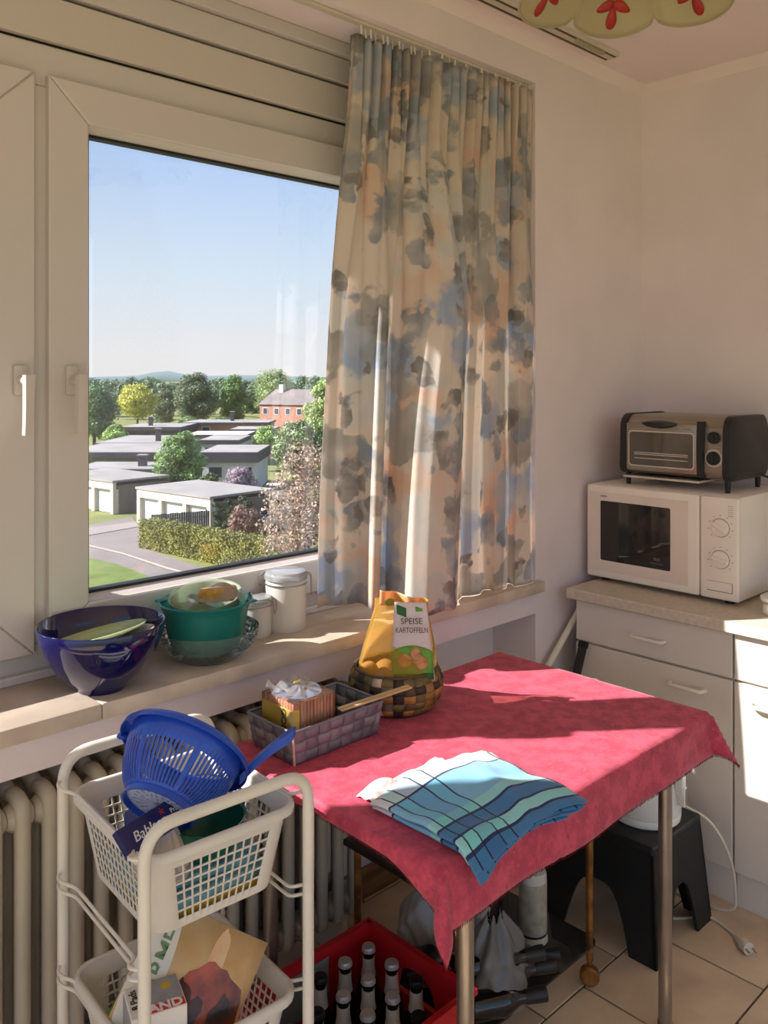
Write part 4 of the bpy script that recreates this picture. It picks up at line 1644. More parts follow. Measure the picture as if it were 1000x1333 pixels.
def basket(label, zr, h=.148):
    """plastic basket with a lattice wall, wide rim zr above the floor"""
    t = thing('plastic_basket', label, 'basket', cl(CW / 2, CD / 2, zr - h), 'lattice baskets of the cart')
    W1, D1, W0, D0 = .286, .312, .238, .262
    cx, cy = CW / 2, CD / 2
    cr = .035
    nh = {'w': 11, 'd': 12}

    def loop(v):
        w_, d_ = W0 + (W1 - W0) * v, D0 + (D1 - D0) * v
        pts, kinds = [], []
        for side, (sx, sy) in enumerate(((0, -1), (1, 0), (0, 1), (-1, 0))):
            along = 'w' if sy else 'd'
            ln = (w_ if sy else d_) - 2 * cr
            n_ = nh[along]
            # solid margin, then bar / hole alternating, solid margin
            marg = .010
            cell = (ln - 2 * marg) / n_
            bar = .0032
            ts = [0, marg]
            kd = ['s']
            for i in range(n_):
                ts.append(marg + cell * (i + 1) - bar if i < n_ - 1 else marg + cell * n_)
                kd.append('h')
                if i < n_ - 1:
                    ts.append(marg + cell * (i + 1))
                    kd.append('s')
            ts.append(ln)
            kd.append('s')
            for q, t_ in enumerate(ts):
                a = t_ - ln / 2
                if side == 0:
                    p = (cx + a, cy - d_ / 2)
                elif side == 1:
                    p = (cx + w_ / 2, cy + a)
                elif side == 2:
                    p = (cx - a, cy + d_ / 2)
                else:
                    p = (cx - w_ / 2, cy - a)
                pts.append(p)
                kinds.append(kd[q] if q < len(kd) else 's')
            # corner arc
            ang0 = [-90, 0, 90, 180][side]
            ccx = [cx + w_ / 2 - cr, cx + w_ / 2 - cr, cx - w_ / 2 + cr, cx - w_ / 2 + cr][side]
            ccy = [cy - d_ / 2 + cr, cy + d_ / 2 - cr, cy + d_ / 2 - cr, cy - d_ / 2 + cr][side]
            for k in range(1, 6):
                a = R(ang0 + 90 * k / 6)
                pts.append((ccx + cr * math.cos(a), ccy + cr * math.sin(a)))
                kinds.append('s')
        return pts, kinds
    vs_ = [0, .10]
    rk = ['s']
    nr = 6
    for i in range(nr):
        c = .70 / nr
        vs_.append(.10 + c * (i + 1) - .022)
        rk.append('h')
        vs_.append(.10 + c * (i + 1))
        rk.append('s')
    vs_.append(1.0)
    rk.append('s')
    mb = MB()
    loops = []
    for v in vs_:
        p, kd = loop(v)
        loops.append([cl(a, b, zr - h + h * v) for a, b in p])
    n_ = len(loops[0])
    allv = [q for l in loops for q in l]
    fs = []
    for k in range(len(loops) - 1):
        for i in range(n_):
            if rk[k] == 'h' and kd[i] == 'h':
                continue
            j = (i + 1) % n_
            fs.append((k * n_ + i, k * n_ + j, (k + 1) * n_ + j, (k + 1) * n_ + i))
    fs.append(tuple(range(n_ - 1, -1, -1)))
    mb.add(allv, fs)
    mb.build('lattice_wall', m_wp, t, ang=50, solid=.0024)
    # rolled rim
    mb = MB()
    rim = rrect(cx, cy, W1 + .004, D1 + .004, cr + .002, 0, 6)

    def rl(grow, dz):
        return [cl(p.x, p.y, zr + dz) for p in rrect(cx, cy, W1 + .004 + grow, D1 + .004 + grow, cr + .002 + grow / 2, 0, 6)]
    lo = [rl(-.006, -.006), rl(-.004, .001), rl(.006, .004), rl(.018, .002), rl(.024, -.004), rl(.022, -.012), rl(.018, -.012), rl(.016, -.004), rl(-.002, -.004)]
    mb.loft(lo, False, False)
    mb.build('rim', m_wp, t, ang=60)
    return t


basket('white lattice plastic basket on the upper level of the cart', .822)
basket('white lattice plastic basket on the lower level of the cart', .480)

# ---- colander
m_col = mat('blue_plastic', (40, 84, 196), .28, var=.04, coat=.2)
rV, fV, zV = Vector((.7204, -.6936, 0)), Vector((.6936, .7204, 0)), V(0, 0, 1)
ax_c = (fV * .74 + zV * .58 + rV * .25).normalized()
CC = V(.850, 1.416, .909)
e1 = (rV - ax_c * rV.dot(ax_c)).normalized()
e2 = ax_c.cross(e1)
MX = Matrix.Translation(CC) @ Matrix((e1, e2, ax_c)).transposed().to_4x4() @ Matrix.Scale(1.04, 4)
co = thing('colander', 'blue plastic colander with long handle tilted on the upper basket', 'colander', CC - ax_c * .105)
NS = 144
prof = [(.062, -.104), (.068, -.097), (.080, -.083), (.0905, -.062), (.0985, -.036), (.102, -.022), (.1045, -.006), (.106, .0)]
# subdivide the slotted zone
MB().shell(prof, n=NS, M=MX, skip=lambda k, i: k in (1, 2, 3) and i % 2 == 0 and (i % 24) not in (0,)).build('bowl', m_col, co, ang=60, solid=.0022)
MB().lathe([(.103, -.001), (.118, -.001), (.1215, -.005), (.1225, -.013), (.1205, -.013), (.1185, -.005), (.116, .0015), (.104, .002)], n=72, M=MX, closed_profile=True).build('rim', m_col, co)
# foot ring and perforated base
MB().lathe([(.060, -.104), (.063, -.114), (.066, -.114), (.064, -.102)], n=48, M=MX, closed_profile=True).build('foot_ring', m_col, co)
MB().shell([(.004, -.106), (.012, -.106), (.016, -.106), (.024, -.106), (.028, -.106), (.036, -.106), (.040, -.106), (.048, -.106), (.052, -.106), (.063, -.104)], n=60, M=MX,
           skip=lambda k, i: k in (0, 2, 4, 6) and i % (5 if k < 3 else 3) == 0).build('perforated_base', mat('pale_blue_plastic', (186, 194, 226), .4), co, solid=.0016)
hs = MX @ V(.112 * math.cos(.35), .112 * math.sin(.35), -.004)
he = V(.990, 1.268, .942)
dh = (he - hs)
side = dh.normalized().cross(zV).normalized()
lo = []
for k in range(11):
    t = k / 10
    c = hs + dh * t + zV * (.006 * math.sin(PI * t))
    wd = .021 - .006 * math.sin(PI * min(1, t * 1.1)) if t < .92 else .012
    th = .0085
    lo.append([c + side * wd - zV * th, c - side * wd - zV * th, c - side * wd * .8 + zV * th, c + side * wd * .8 + zV * th])
MB().loft(lo).build('handle', m_col, co)
lg = MX @ V(-.121, 0, -.008)
MB().ball(lg, .012, 12, 8, (1, 1, .5)).build('hook_lug', m_col, co)

# ---- biscuit box
m_navy = mat('navy_card', (20, 28, 96), .3, var=.04, coat=.3)
m_tw = mat('print_white', (232, 230, 228), .5)
m_red = mat('print_red', (206, 48, 40), .5)
bq = thing('biscuit_box', 'narrow navy blue biscuit box leaning under the colander', 'box', V(.75, 1.36, .79))
Mb = frame_mat(V(.748, 1.330, .842), rV * .50 + fV * .86 + zV * .02, zV * .7 - rV * .60 + fV * .35)
cd = MB().box(-.085, .085, -.0235, .0235, -.012, .0, .001, 1, M=Mb).build('carton', m_navy, bq, smooth=False)
nrm = Mb.to_3x3() @ V(0, 0, 1)
bx_, by_ = Mb.to_3x3() @ V(1, 0, 0), Mb.to_3x3() @ V(0, 1, 0)
text('lettering', 'Bahlsen', .024, Mb @ V(-.026, -.002, .0006), bx_, by_, m_tw, cd, shear=.25)
text('lettering', 'Pralinés', .012, Mb @ V(.045, .004, .0006), bx_, by_, m_tw, cd)
mb = MB()
for k in range(5):
    a = 2 * PI * k / 5
    mb.box(-.0008, .0008, 0, .006, 0, .0006, M=Mb @ Matrix.Translation((.010, .012, .0002)) @ Matrix.Rotation(a, 4, 'Z'))
mb.build('star_print', m_red, cd, smooth=False)

# ---- juicer, little bowls, sponge cloths
m_jw = mat('juicer_white', (222, 214, 206), .35, var=.03)
JC = cl(.085, .118, .7345)
ju = thing('citrus_juicer', 'white ribbed citrus juicer cone in the upper basket', 'juicer', JC)
mb = MB()


def jpt(u, v):
    a = u * 2 * PI
    r = lerp_tab([(0, .046), (.15, .044), (.5, .036), (.8, .022), (1, .003)], v) * (1 + .07 * math.cos(12 * a) * (1 - v * .4))
    return JC + V(r * math.cos(a), r * math.sin(a), .004 + .105 * v ** 1.05)


mb.grid(jpt, 96, 14, closed_u=True)
mb.build('cone', m_jw, ju, ang=60)
MB().lathe([(0, 0), (.050, 0), (.052, .006), (.046, .009), (0, .009)], JC, 36).build('rim', m_jw, ju)
m_teal2 = mat('teal_plastic_dark', (44, 118, 100), .25, var=.05, transl=.15)
QC = cl(.178, .130, .735)
q_ = thing('small_green_bowl', 'small teal plastic bowl behind the juicer in the upper basket', 'bowl', QC)
MB().lathe([(0, 0), (.045, 0), (.062, .02), (.072, .06), (.075, .064), (.070, .062), (.058, .022), (.042, .004), (0, .004)], QC + V(0, 0, .001), 40).build('body', m_teal2, q_)
GC2 = cl(.228, .235, .735)
q_ = thing('small_glass_bowl', 'small clear glass bowl behind the teal one in the upper basket', 'bowl', GC2)
MB().shell([(.004, .001), (.028, .001), (.040, .02), (.047, .058), (.050, .066)], GC2, 36).build('body', clear_mat('thin_glass', (.93, .95, .95), 1.6, .02, .08), q_, solid=.002)
m_scl = [mat('cloth_aqua', (120, 178, 194), .9, var=.08, vs=30, bump=.3, bs=120), mat('cloth_yellow', (224, 180, 66), .9, var=.08, vs=30, bump=.3, bs=120)]
z0 = .6775
for k, (lab, m_, th) in enumerate((('yellow sponge cloth at the bottom of the upper basket', m_scl[1], .016), ('aqua sponge cloth lying on the yellow one in the upper basket', m_scl[0], .020),
                                   ('aqua sponge cloth on top of the pile in the upper basket', m_scl[0], .018))):
    mb = MB()
    Mz = MC @ Matrix.Translation((.158, .178, 0)) @ Matrix.Rotation(R((0, 2, -3)[k]), 4, 'Z')
    mb.box(-.108, .108, -.120 + .02 * (k == 2), .120 - .03 * (k == 2), z0, z0 + th, .005, 2, M=Mz)
    tag(mb.build('sponge_cloth', m_), lab, 'sponge cloth', 'sponge cloths in the upper basket')
    z0 += th + .0008
mb = MB()
pp = [cl(.20, .25, .736), cl(.235, .22, .77), cl(.22, .26, .80), cl(.18, .27, .79)]
Mf = MC @ Matrix.Translation((.16, .262, .752)) @ Matrix.Rotation(.3, 4, 'Z')
mb.box(-.075, .075, -.03, .03, -.016, .035, .008, 2, M=Mf)
tag(mb.build('cloth_pack', mat('packet_violet', (70, 78, 150), .3, var=.1, coat=.4)), 'blue wrapped packet at the back of the upper basket', 'packet')

# ---- lower basket: magazine, pads box, green packet
mg = thing('magazine', 'magazine with a brown food photograph leaning in the lower basket', 'magazine', V(.84, 1.32, .47))
MR_ = (zV * .78 + rV * .36 + fV * .42)
MU_ = (-rV * .85 + zV * .22 - fV * .05)
Mm = frame_mat(V(.806, 1.353, .500), MR_, MU_)
m_page = mat('page_white', (226, 220, 206), .5, var=.03)
m_cov = mat('cover_sand', (222, 196, 148), .28, col2=(198, 150, 92), vs=9, coat=.3)


def mg_pt(u, v, off):
    x = -.125 + .25 * u
    y = -.105 + .21 * v
    return Mm @ V(x, y, .010 * math.sin(PI * v) + off)


mb = MB()
mb.grid(lambda u, v: mg_pt(u, v, -.004), 2, 10)
mb.build('pages', m_page, mg, ang=60, solid=.007)
mb = MB()
mb.grid(lambda u, v: mg_pt(u, v, .0002), 2, 10)
cv = mb.build('cover', m_cov, mg, ang=60, solid=.0006)


def blob(cx, cy, sx, sy, material, name, off, lob=0., sq=1.):
    mb = MB()
    mb.grid(lambda u, v: mg_pt(min(.995, max(.005, cx + sx * v * math.cos(2 * PI * u) * (1 + lob * math.sin(5 * 2 * PI * u) + lob * .7 * math.sin(11 * 2 * PI * u + cx * 9)))), min(.995, max(.005, cy + sy * v * math.sin(2 * PI * u) * (1 + lob * math.cos(7 * 2 * PI * u)))), off), 30, 3)
    return mb.build(name, material, cv, smooth=False, solid=.0003)


blob(.5, .85, .52, .15, m_page, 'title_band', .0010)
m_brn = mat('print_brown', (92, 50, 30), .3, col2=(40, 22, 16), vs=26, coat=.3)
m_org = mat('print_orange', (186, 84, 44), .3, col2=(96, 40, 26), vs=22, coat=.3)
blob(.46, .30, .30, .30, m_org, 'printed_photo', .0011, .06)
blob(.34, .50, .24, .20, m_brn, 'printed_photo', .0015, .16)
blob(.36, .14, .24, .13, m_brn, 'printed_photo', .0019, .14)
blob(.36, .50, .055, .06, mat('print_cream', (214, 186, 150), .3), 'printed_photo', .0023, .12)
blob(.78, .36, .20, .07, mat('print_tan', (214, 160, 100), .3, col2=(222, 190, 140), vs=16, coat=.3), 'printed_photo', .0009, .05)
text('lettering', 'ARME', .040, Mm @ V(.034, .060, .0072), MR_, MU_, mat('print_green', (110, 138, 92), .5), cv, extrude=.0003, bold=.0006)

pb = thing('coffee_pad_box', 'small white and grey carton marked 8 Pads in the lower basket', 'box', V(.735, 1.33, .34))
MP = Matrix.Translation(V(.741, 1.336, .343)) @ Matrix.Rotation(R(-18), 4, 'Z')
m_card = mat('card_white', (226, 222, 216), .45, var=.03)
m_cardg = mat('card_grey', (150, 152, 158), .4, var=.08, vs=20)
bxo = MB().box(-.046, .046, -.042, .042, 0, .198, .0015, 1, M=MP).build('carton', m_card, pb, smooth=False)
MB().box(-.022, .044, -.020, .040, .1982, .1988, M=MP).build('grey_print', m_cardg, bxo, smooth=False)
MB().box(-.022, .044, -.040, -.022, .1982, .1988, M=MP).build('red_print', m_red, bxo, smooth=False)
MB().box(-.0466, -.046, -.040, .040, .02, .19, M=MP).build('grey_print', m_cardg, bxo, smooth=False)
rx, ry = MP.to_3x3() @ V(1, 0, 0), MP.to_3x3() @ V(0, 1, 0)
text('lettering', '8 Pads', .019, MP @ V(-.034, .004, .1992), ry, -rx, m_ink, bxo)
text('lettering', 'AND', .026, MP @ V(.012, -.031, .1994), rx, ry, m_tw, bxo, bold=.0008)
mb = MB().lathe([(0, .1989), (.009, .1989), (.009, .1993), (0, .1993)], n=20, M=MP @ Matrix.Translation((.022, .018, 0)))
mb.build('yellow_seal', m_yel, bxo, smooth=False)
m_lime = mat('lime_packet', (120, 168, 44), .35, var=.15, vs=12, coat=.3)


def lump(c, sx, sy, sz, seed, n=28, m=16, rough=.12):
    rr = random.Random(seed)
    ph = [rr.uniform(0, 6.28) for _ in range(8)]
    mb = MB()

    def f(u, v):
        a = u * 2 * PI
        b = -PI / 2 + PI * v
        k = 1 + rough * (math.sin(3 * a + ph[0] + 2 * b) + .7 * math.sin(5 * a - 4 * b + ph[1]) + .6 * math.sin(9 * a + 7 * b + ph[2])) * math.cos(b)
        return Vector(c) + V(sx * k * math.cos(a) * math.cos(b), sy * k * math.sin(a) * math.cos(b), sz * (math.sin(b) * (1 + rough * .5 * math.sin(4 * a + ph[3]) * math.cos(b))))
    mb.grid(f, n, m, closed_u=True)
    return mb


tag(lump(cl(.075, .235, .392), .045, .055, .055, 3).build('lime_bag', m_lime, ang=80), 'crumpled lime green packet in the lower basket beside the carton', 'packet')
# ------------------------------------------------------------------ under the table: tea trolley
m_rust = mat('rusty_brass', (168, 118, 58), .38, metal=.6, col2=(104, 66, 34), vs=26)
m_dkwood = mat('dark_wood', (44, 32, 24), .35, var=.2, vs=5, stretch=(1, 8, 1))
tt = thing('tea_trolley', 'low tea trolley with dark top and rusty legs under the table', 'trolley', (1.7, 1.44, 0))
QX0, QX1, QY0, QY1 = 1.437, 2.000, 1.245, 1.628
MB().box(QX0 - .008, QX1 + .008, QY0 - .008, QY1 + .008, .424, .440, .003, 1).build('top', m_dkwood, tt, smooth=False)
for i, (xx, yy) in enumerate(((QX0 + .012, QY0 + .02), (QX1 - .028, QY0 + .02), (QX0 + .018, QY1 - .02), (QX1 - .03, QY1 - .02))):
    MB().tube([(xx, yy, .062), (xx, yy, .424)], .0095, 12).build('leg', m_rust, tt)
    MB().tube([(xx, yy, .040), (xx, yy, .066)], .0065, 8).build('caster_stem', m_rust, tt)
    Mw = frame_mat((xx - .006, yy - .004, .0262), (0, 0, 1), (.5, -.86, 0))
    w_ = MB().lathe([(0, -.013), (.020, -.013), (.0255, -.008), (.0255, .008), (.020, .013), (0, .013)], n=24, M=Mw).build('caster', m_rust, tt)
    MB().lathe([(0, .0135), (.014, .0135), (.014, .015), (0, .015)], n=16, M=Mw).build('hub', m_dkwood, w_)
m_tglass = clear_mat('trolley_glass', (.86, .90, .88), 1.55, .02, .10, (190, 190, 180))
MB().loft([rrect((QX0 + QX1) / 2, (QY0 + QY1) / 2, QX1 - QX0 - .012, QY1 - QY0 - .006, .03, .106), rrect((QX0 + QX1) / 2, (QY0 + QY1) / 2, QX1 - QX0 - .012, QY1 - QY0 - .006, .03, .112)]).build('glass_shelf', m_tglass, tt, smooth=False)

# cleaning can on the shelf
m_can = mat('can_white', (206, 200, 186), .35, var=.04)
CN = V(1.868, 1.372, .1125)
cn = thing('spray_can', 'pale spray can standing on the glass shelf of the trolley', 'can', CN)
MB().lathe([(0, 0), (.036, 0), (.039, .004), (.039, .012), (.036, .016), (.036, .175), (.033, .185), (.018, .192), (0, .192)], CN, 32).build('body', m_can, cn)
MB().lathe([(.0362, .03), (.0368, .03), (.0368, .16), (.0362, .16)], CN, 32, closed_profile=True).build('label', mat('can_label', (186, 178, 158), .5, col2=(150, 144, 128), vs=30), cn)
MB().lathe([(.0364, .022), (.0372, .022), (.0372, .028), (.0364, .028)], CN, 32, closed_profile=True).build('band', m_blk, cn)
MB().lathe([(0, .19), (.022, .19), (.022, .225), (.018, .230), (0, .230)], CN, 24).build('cap', m_can, cn)
YB = V(1.755, 1.455, .1125)
yb = thing('yellow_capped_bottle', 'pale bottle with yellow cap behind the plastic bag', 'bottle', YB)
MB().lathe([(0, 0), (.028, 0), (.030, .005), (.030, .085), (.014, .105), (.014, .112), (0, .112)], YB, 24).build('body', m_can, yb)
MB().lathe([(0, .110), (.016, .110), (.016, .134), (0, .136)], YB, 20).build('cap', mat('yellow_cap', (226, 176, 40), .4), yb)

# bottles lying in front of the trolley with a torn bag around them
m_bot = mat('black_bottle_glass', (14, 13, 14), .10, coat=.5)


def wine_bottle(label, p0, d, ln=.27, r=.033):
    d = Vector(d).normalized()
    t = thing('dark_bottle', label, 'bottle', p0, 'dark bottles lying under the table')
    Mx = frame_mat(p0, d.orthogonal(), d.cross(d.orthogonal()))
    MB().lathe([(0, 0), (r * .9, 0), (r, .006), (r, ln * .58), (r * .8, ln * .66), (r * .46, ln * .74), (r * .42, ln * .95), (r * .5, ln * .955), (r * .5, ln * .985), (r * .36, ln), (0, ln)], n=24, M=Mx).build('glass', m_bot, t)
    MB().lathe([(r * .44, ln * .80), (r * .47, ln * .80), (r * .53, ln * .953), (r * .53, ln * 1.004), (0, ln * 1.006), (0, ln * 1.0), (r * .40, ln * .99)], n=20, M=Mx).build('capsule', m_blk, t)
    return t


wine_bottle('dark bottle lying nearest the room with its neck over the shelf edge', V(1.462, 1.335, .1465), (.22, -.13, .0), .26)
wine_bottle('dark bottle lying in the middle of the pile on the trolley shelf', V(1.555, 1.372, .1465), (.22, -.12, .0), .26)
wine_bottle('dark bottle lying on top of the other two', V(1.512, 1.362, .2035), (.22, -.12, .0), .25)
wine_bottle('dark bottle at the back of the pile nearest the spray can', V(1.66, 1.405, .1435), (.17, -.14, .0), .22, .030)
m_bag = clear_mat('carrier_bag_film', (.92, .92, .92), 1.45, .15, .42, (214, 208, 200))
bgt = thing('plastic_bag', 'crumpled clear plastic bag draped over the dark bottles', 'plastic bag', V(1.62, 1.32, .113))


def bag_pt(u, v):
    a = u * 2 * PI
    r = lerp_tab([(0, .13), (.2, .14), (.45, .12), (.7, .09), (.85, .06), (1, .03)], v)
    k = 1 + .10 * math.sin(3 * a + 5 * v) + .05 * math.sin(7 * a - 9 * v) + .022 * math.sin(13 * a + 17 * v)
    return V(1.640 + r * k * math.cos(a) * .75, 1.318 + r * k * math.sin(a) * .55, .1135 + .185 * v + .012 * math.sin(7 * a) * v)


mb = MB()
mb.grid(bag_pt, 90, 26, closed_u=True)
mb.build('film', m_bag, bgt, ang=40)
bg2 = thing('white_bag', 'crumpled white bag standing behind the red crate', 'plastic bag', V(1.635, 1.545, .1125))
lump(V(1.635, 1.545, .1125 + .078), .075, .055, .080, 8, 44, 26, .10).build('film', mat('white_film', (206, 198, 186), .35, var=.05, transl=.2), bg2, ang=40)
bk = lump(V(1.535, 1.465, .1125 + .037), .075, .05, .036, 15, 36, 20, .10).build('black_bag', mat('black_film', (20, 19, 19), .3), None, ang=40)
tag(bk, 'crumpled black bag lying on the trolley shelf beside the red crate', 'plastic bag')

# ------------------------------------------------------------------ red crate with bottles
m_crate = mat('crate_red', (186, 26, 34), .38, var=.06, vs=8)
m_crgrey = mat('crate_handle_grey', (120, 116, 108), .6, var=.1)
KX0, KX1, KY0, KY1, KH = 1.032, 1.422, 1.196, 1.530, .290
cr = thing('bottle_crate', 'red plastic bottle crate standing on the floor under the table', 'crate', ((KX0 + KX1) / 2, (KY0 + KY1) / 2, 0))
th = .012


def wall_with_handle(fx, ln, parent):
    """crate side seen square on: solid wall with an arched hand hole; fx(a, depth, z)"""
    mb = MB()
    ha, z0, z1 = .062, .185, .250
    zs = [.002, z0, z1, KH]
    nA = 28
    aa = [ln * i / nA for i in range(nA + 1)]
    lo_top = []

    def strip(a0, a1, zf0, zf1, n_=8):
        for i in range(n_):
            p, q = a0 + (a1 - a0) * i / n_, a0 + (a1 - a0) * (i + 1) / n_
            for (d0, d1) in ((0, th),):
                vs_ = [fx(p, 0, zf0(p)), fx(q, 0, zf0(q)), fx(q, 0, zf1(q)), fx(p, 0, zf1(p)), fx(p, th, zf0(p)), fx(q, th, zf0(q)), fx(q, th, zf1(q)), fx(p, th, zf1(p))]
                mb.add(vs_, [(0, 1, 2, 3), (7, 6, 5, 4), (0, 4, 5, 1), (3, 2, 6, 7), (0, 3, 7, 4), (1, 5, 6, 2)])
    c = ln / 2
    strip(0, c - ha, lambda a: .002, lambda a: KH, 4)
    strip(c + ha, ln, lambda a: .002, lambda a: KH, 4)
    strip(c - ha, c + ha, lambda a: .002, lambda a: z0, 4)
    strip(c - ha, c + ha, lambda a: z0 + (z1 - z0) * math.sqrt(max(0, 1 - ((a - c) / ha) ** 2)) ** .7, lambda a: KH, 16)
    mb.build('side_wall', m_crate, parent, ang=30)


wall_with_handle(lambda a, d, z: V(KX0 + a, KY0 + d, z), KX1 - KX0, cr)
wall_with_handle(lambda a, d, z: V(KX1 - a, KY1 - d, z), KX1 - KX0, cr)
wall_with_handle(lambda a, d, z: V(KX1 - d, KY0 + a, z), KY1 - KY0, cr)
wall_with_handle(lambda a, d, z: V(KX0 + d, KY1 - a, z), KY1 - KY0, cr)
MB().box(KX0 + .004, KX1 - .004, KY0 + .004, KY1 - .004, .001, .010).build('bottom', m_crate, cr, smooth=False)
mb = MB()
NX, NY = 5, 4
ix0, ix1, iy0, iy1 = KX0 + th, KX1 - th, KY0 + th, KY1 - th
for i in range(1, NX):
    x = ix0 + (ix1 - ix0) * i / NX
    mb.box(x - .0015, x + .0015, iy0, iy1, .010, .14)
for j in range(1, NY):
    y = iy0 + (iy1 - iy0) * j / NY
    mb.box(ix0, ix1, y - .0015, y + .0015, .010, .14)
mb.build('divider', m_crate, cr, smooth=False)
mb = MB()
mb.box(KX0 - .004, KX1 + .004, KY0 - .004, KY0 + .002, KH - .012, KH + .001)
mb.box(KX0 - .004, KX1 + .004, KY1 - .002, KY1 + .004, KH - .012, KH + .001)
mb.box(KX0 - .004, KX0 + .002, KY0, KY1, KH - .012, KH + .001)
mb.box(KX1 - .002, KX1 + .004, KY0, KY1, KH - .012, KH + .001)
mb.build('top_lip', m_crate, cr, smooth=False)
for yy in (KY1 - th - .0025,):
    mb = MB()
    mb.box((KX0 + KX1) / 2 - .085, (KX0 + KX1) / 2 + .055, yy, yy + .002, .165, .27)
    mb.build('grey_panel', m_crgrey, cr, smooth=False)

m_amber = mat('amber_glass', (34, 20, 12), .08, coat=.5)
m_cap = mat('crown_cap_silver', (196, 190, 182), .35, metal=.5)
m_capk = mat('crown_cap_black', (24, 22, 22), .35)
m_neck = mat('neck_label', (198, 192, 184), .45, var=.08, vs=40)
proto = {}
skips = {(0, 0), (1, 3), (4, 0)}
for i in range(NX):
    for j in range(NY):
        if (i, j) in skips:
            continue
        x = ix0 + (ix1 - ix0) * (i + .5) / NX
        y = iy0 + (iy1 - iy0) * (j + .5) / NY
        kind = 's' if (i * 3 + j * 5) % 4 != 1 else 'k'
        colw = ('first', 'second', 'third', 'fourth', 'fifth')[i]
        roww = ('nearest the room', 'second row from the room', 'second row from the wall', 'nearest the wall')[j]
        lab = '%s crate bottle, %s column from the cart, %s' % ('silver capped' if kind == 's' else 'black capped', colw, roww)
        if kind not in proto:
            t = thing('beer_bottle', lab, 'bottle', (x, y, .0105), 'bottles in the red crate')
            MB().lathe([(0, 0), (.028, 0), (.030, .004), (.030, .150), (.027, .168), (.0165, .195), (.0135, .215), (.0130, .248), (.0145, .250), (.0145, .257), (0, .257)], (x, y, .0105), 24).build('glass', m_amber, t)
            MB().lathe([(.0174, .194), (.0178, .194), (.0146, .214), (.0141, .236), (.0137, .236)], (x, y, .0105), 24).build('neck_label', m_neck, t)
            MB().lathe([(.0303, .06), (.0307, .06), (.0307, .125), (.0303, .125)], (x, y, .0105), 24, closed_profile=True).build('body_label', m_neck, t)
            MB().lathe([(.0145, .250), (.0168, .250), (.0163, .256), (.0145, .2605), (0, .2615)], (x, y, .0105), 21).build('crown_cap', m_cap if kind == 's' else m_capk, t)
            proto[kind] = (t, x, y)
        else:
            t0, px_, py_ = proto[kind]
            c = copy_tree(t0, (x - px_, y - py_, 0))
            c['label'] = lab

# ------------------------------------------------------------------ black step stool with the white fryer
m_stool = mat('stool_black', (30, 31, 31), .5, var=.1, vs=12, bump=.08, bs=80)
st = thing('step_stool', 'black plastic step stool between table leg and cupboard', 'stool', (2.30, 1.345, 0))
SX0, SX1, SY0, SY1, SH = 2.165, 2.440, 1.190, 1.520, .312
fl_ = .026
MB().box(SX0 - .004, SX1 + .004, SY0 - .004, SY1 + .004, SH - .024, SH, .008, 3).build('step', m_stool, st)


def stool_side(pt, ln):
    """a sloping side with an arch between two legs; pt(a, d, z) with a along the side"""
    mb = MB()
    n_ = 20
    lw = .072

    def zlow(a):
        if a < lw or a > ln - lw:
            return .0
        t = (a - lw) / (ln - 2 * lw)
        return .165 * (1 - abs(2 * t - 1) ** 3.2)
    av = [0, lw - .0005] + [lw + (ln - 2 * lw) * i / n_ for i in range(n_ + 1)] + [ln - lw + .0005, ln]
    for p, q in zip(av, av[1:]):
        vs_ = []
        for d in (0, .010):
            vs_ += [pt(p, d, zlow(p)), pt(q, d, zlow(q)), pt(q, d, SH - .02), pt(p, d, SH - .02)]
        mb.add(vs_, [(0, 1, 2, 3), (7, 6, 5, 4), (0, 4, 5, 1), (3, 2, 6, 7), (0, 3, 7, 4), (1, 5, 6, 2)])
    mb.build('side', m_stool, st, ang=30)


def sl_(z):
    return fl_ * (1 - z / SH)


stool_side(lambda a, d, z: V(SX0 - sl_(z) + (a / (SX1 - SX0)) * (SX1 - SX0 + 2 * sl_(z)), SY0 - sl_(z) + d, z), SX1 - SX0)
stool_side(lambda a, d, z: V(SX1 + sl_(z) - (a / (SX1 - SX0)) * (SX1 - SX0 + 2 * sl_(z)), SY1 + sl_(z) - d, z), SX1 - SX0)
stool_side(lambda a, d, z: V(SX0 - sl_(z) + d, SY1 + sl_(z) - (a / (SY1 - SY0)) * (SY1 - SY0 + 2 * sl_(z)), z), SY1 - SY0)
stool_side(lambda a, d, z: V(SX1 + sl_(z) - d, SY0 - sl_(z) + (a / (SY1 - SY0)) * (SY1 - SY0 + 2 * sl_(z)), z), SY1 - SY0)

m_fry = mat('fryer_white', (232, 228, 222), .3, var=.02, coat=.2)
FC = V(2.322, 1.300, SH)
fr_ = thing('white_kettle', 'white plastic kettle with clasp standing on the black stool', 'kettle', FC)
MB().lathe([(0, .0005), (.096, .0005), (.100, .004), (.102, .020), (.100, .024), (.102, .030), (.099, .090), (.090, .140), (.080, .160), (.060, .172), (0, .176)], FC, 48).build('body', m_fry, fr_)
MB().lathe([(0, .174), (.03, .174), (.03, .190), (.02, .198), (0, .199)], FC, 24).build('lid_knob', m_fry, fr_)
dcl = (rV * .75 - fV * .66).normalized()
Mcl = frame_mat(FC + dcl * .101, Vector((-dcl.y, dcl.x, 0)), V(0, 0, 1))
MB().box(-.014, .014, .090, .155, -.006, .018, .005, 2, M=Mcl).build('clasp', m_fry, fr_)
MB().box(-.010, .010, .060, .118, .004, .022, .004, 2, M=Mcl).build('clasp_lever', m_fry, fr_)
MB().box(-.005, .005, .064, .112, .018, .0226, .001, 1, M=Mcl).build('clasp_slot', m_grey, fr_)
m_cord = mat('cord_white', (222, 210, 190), .45)
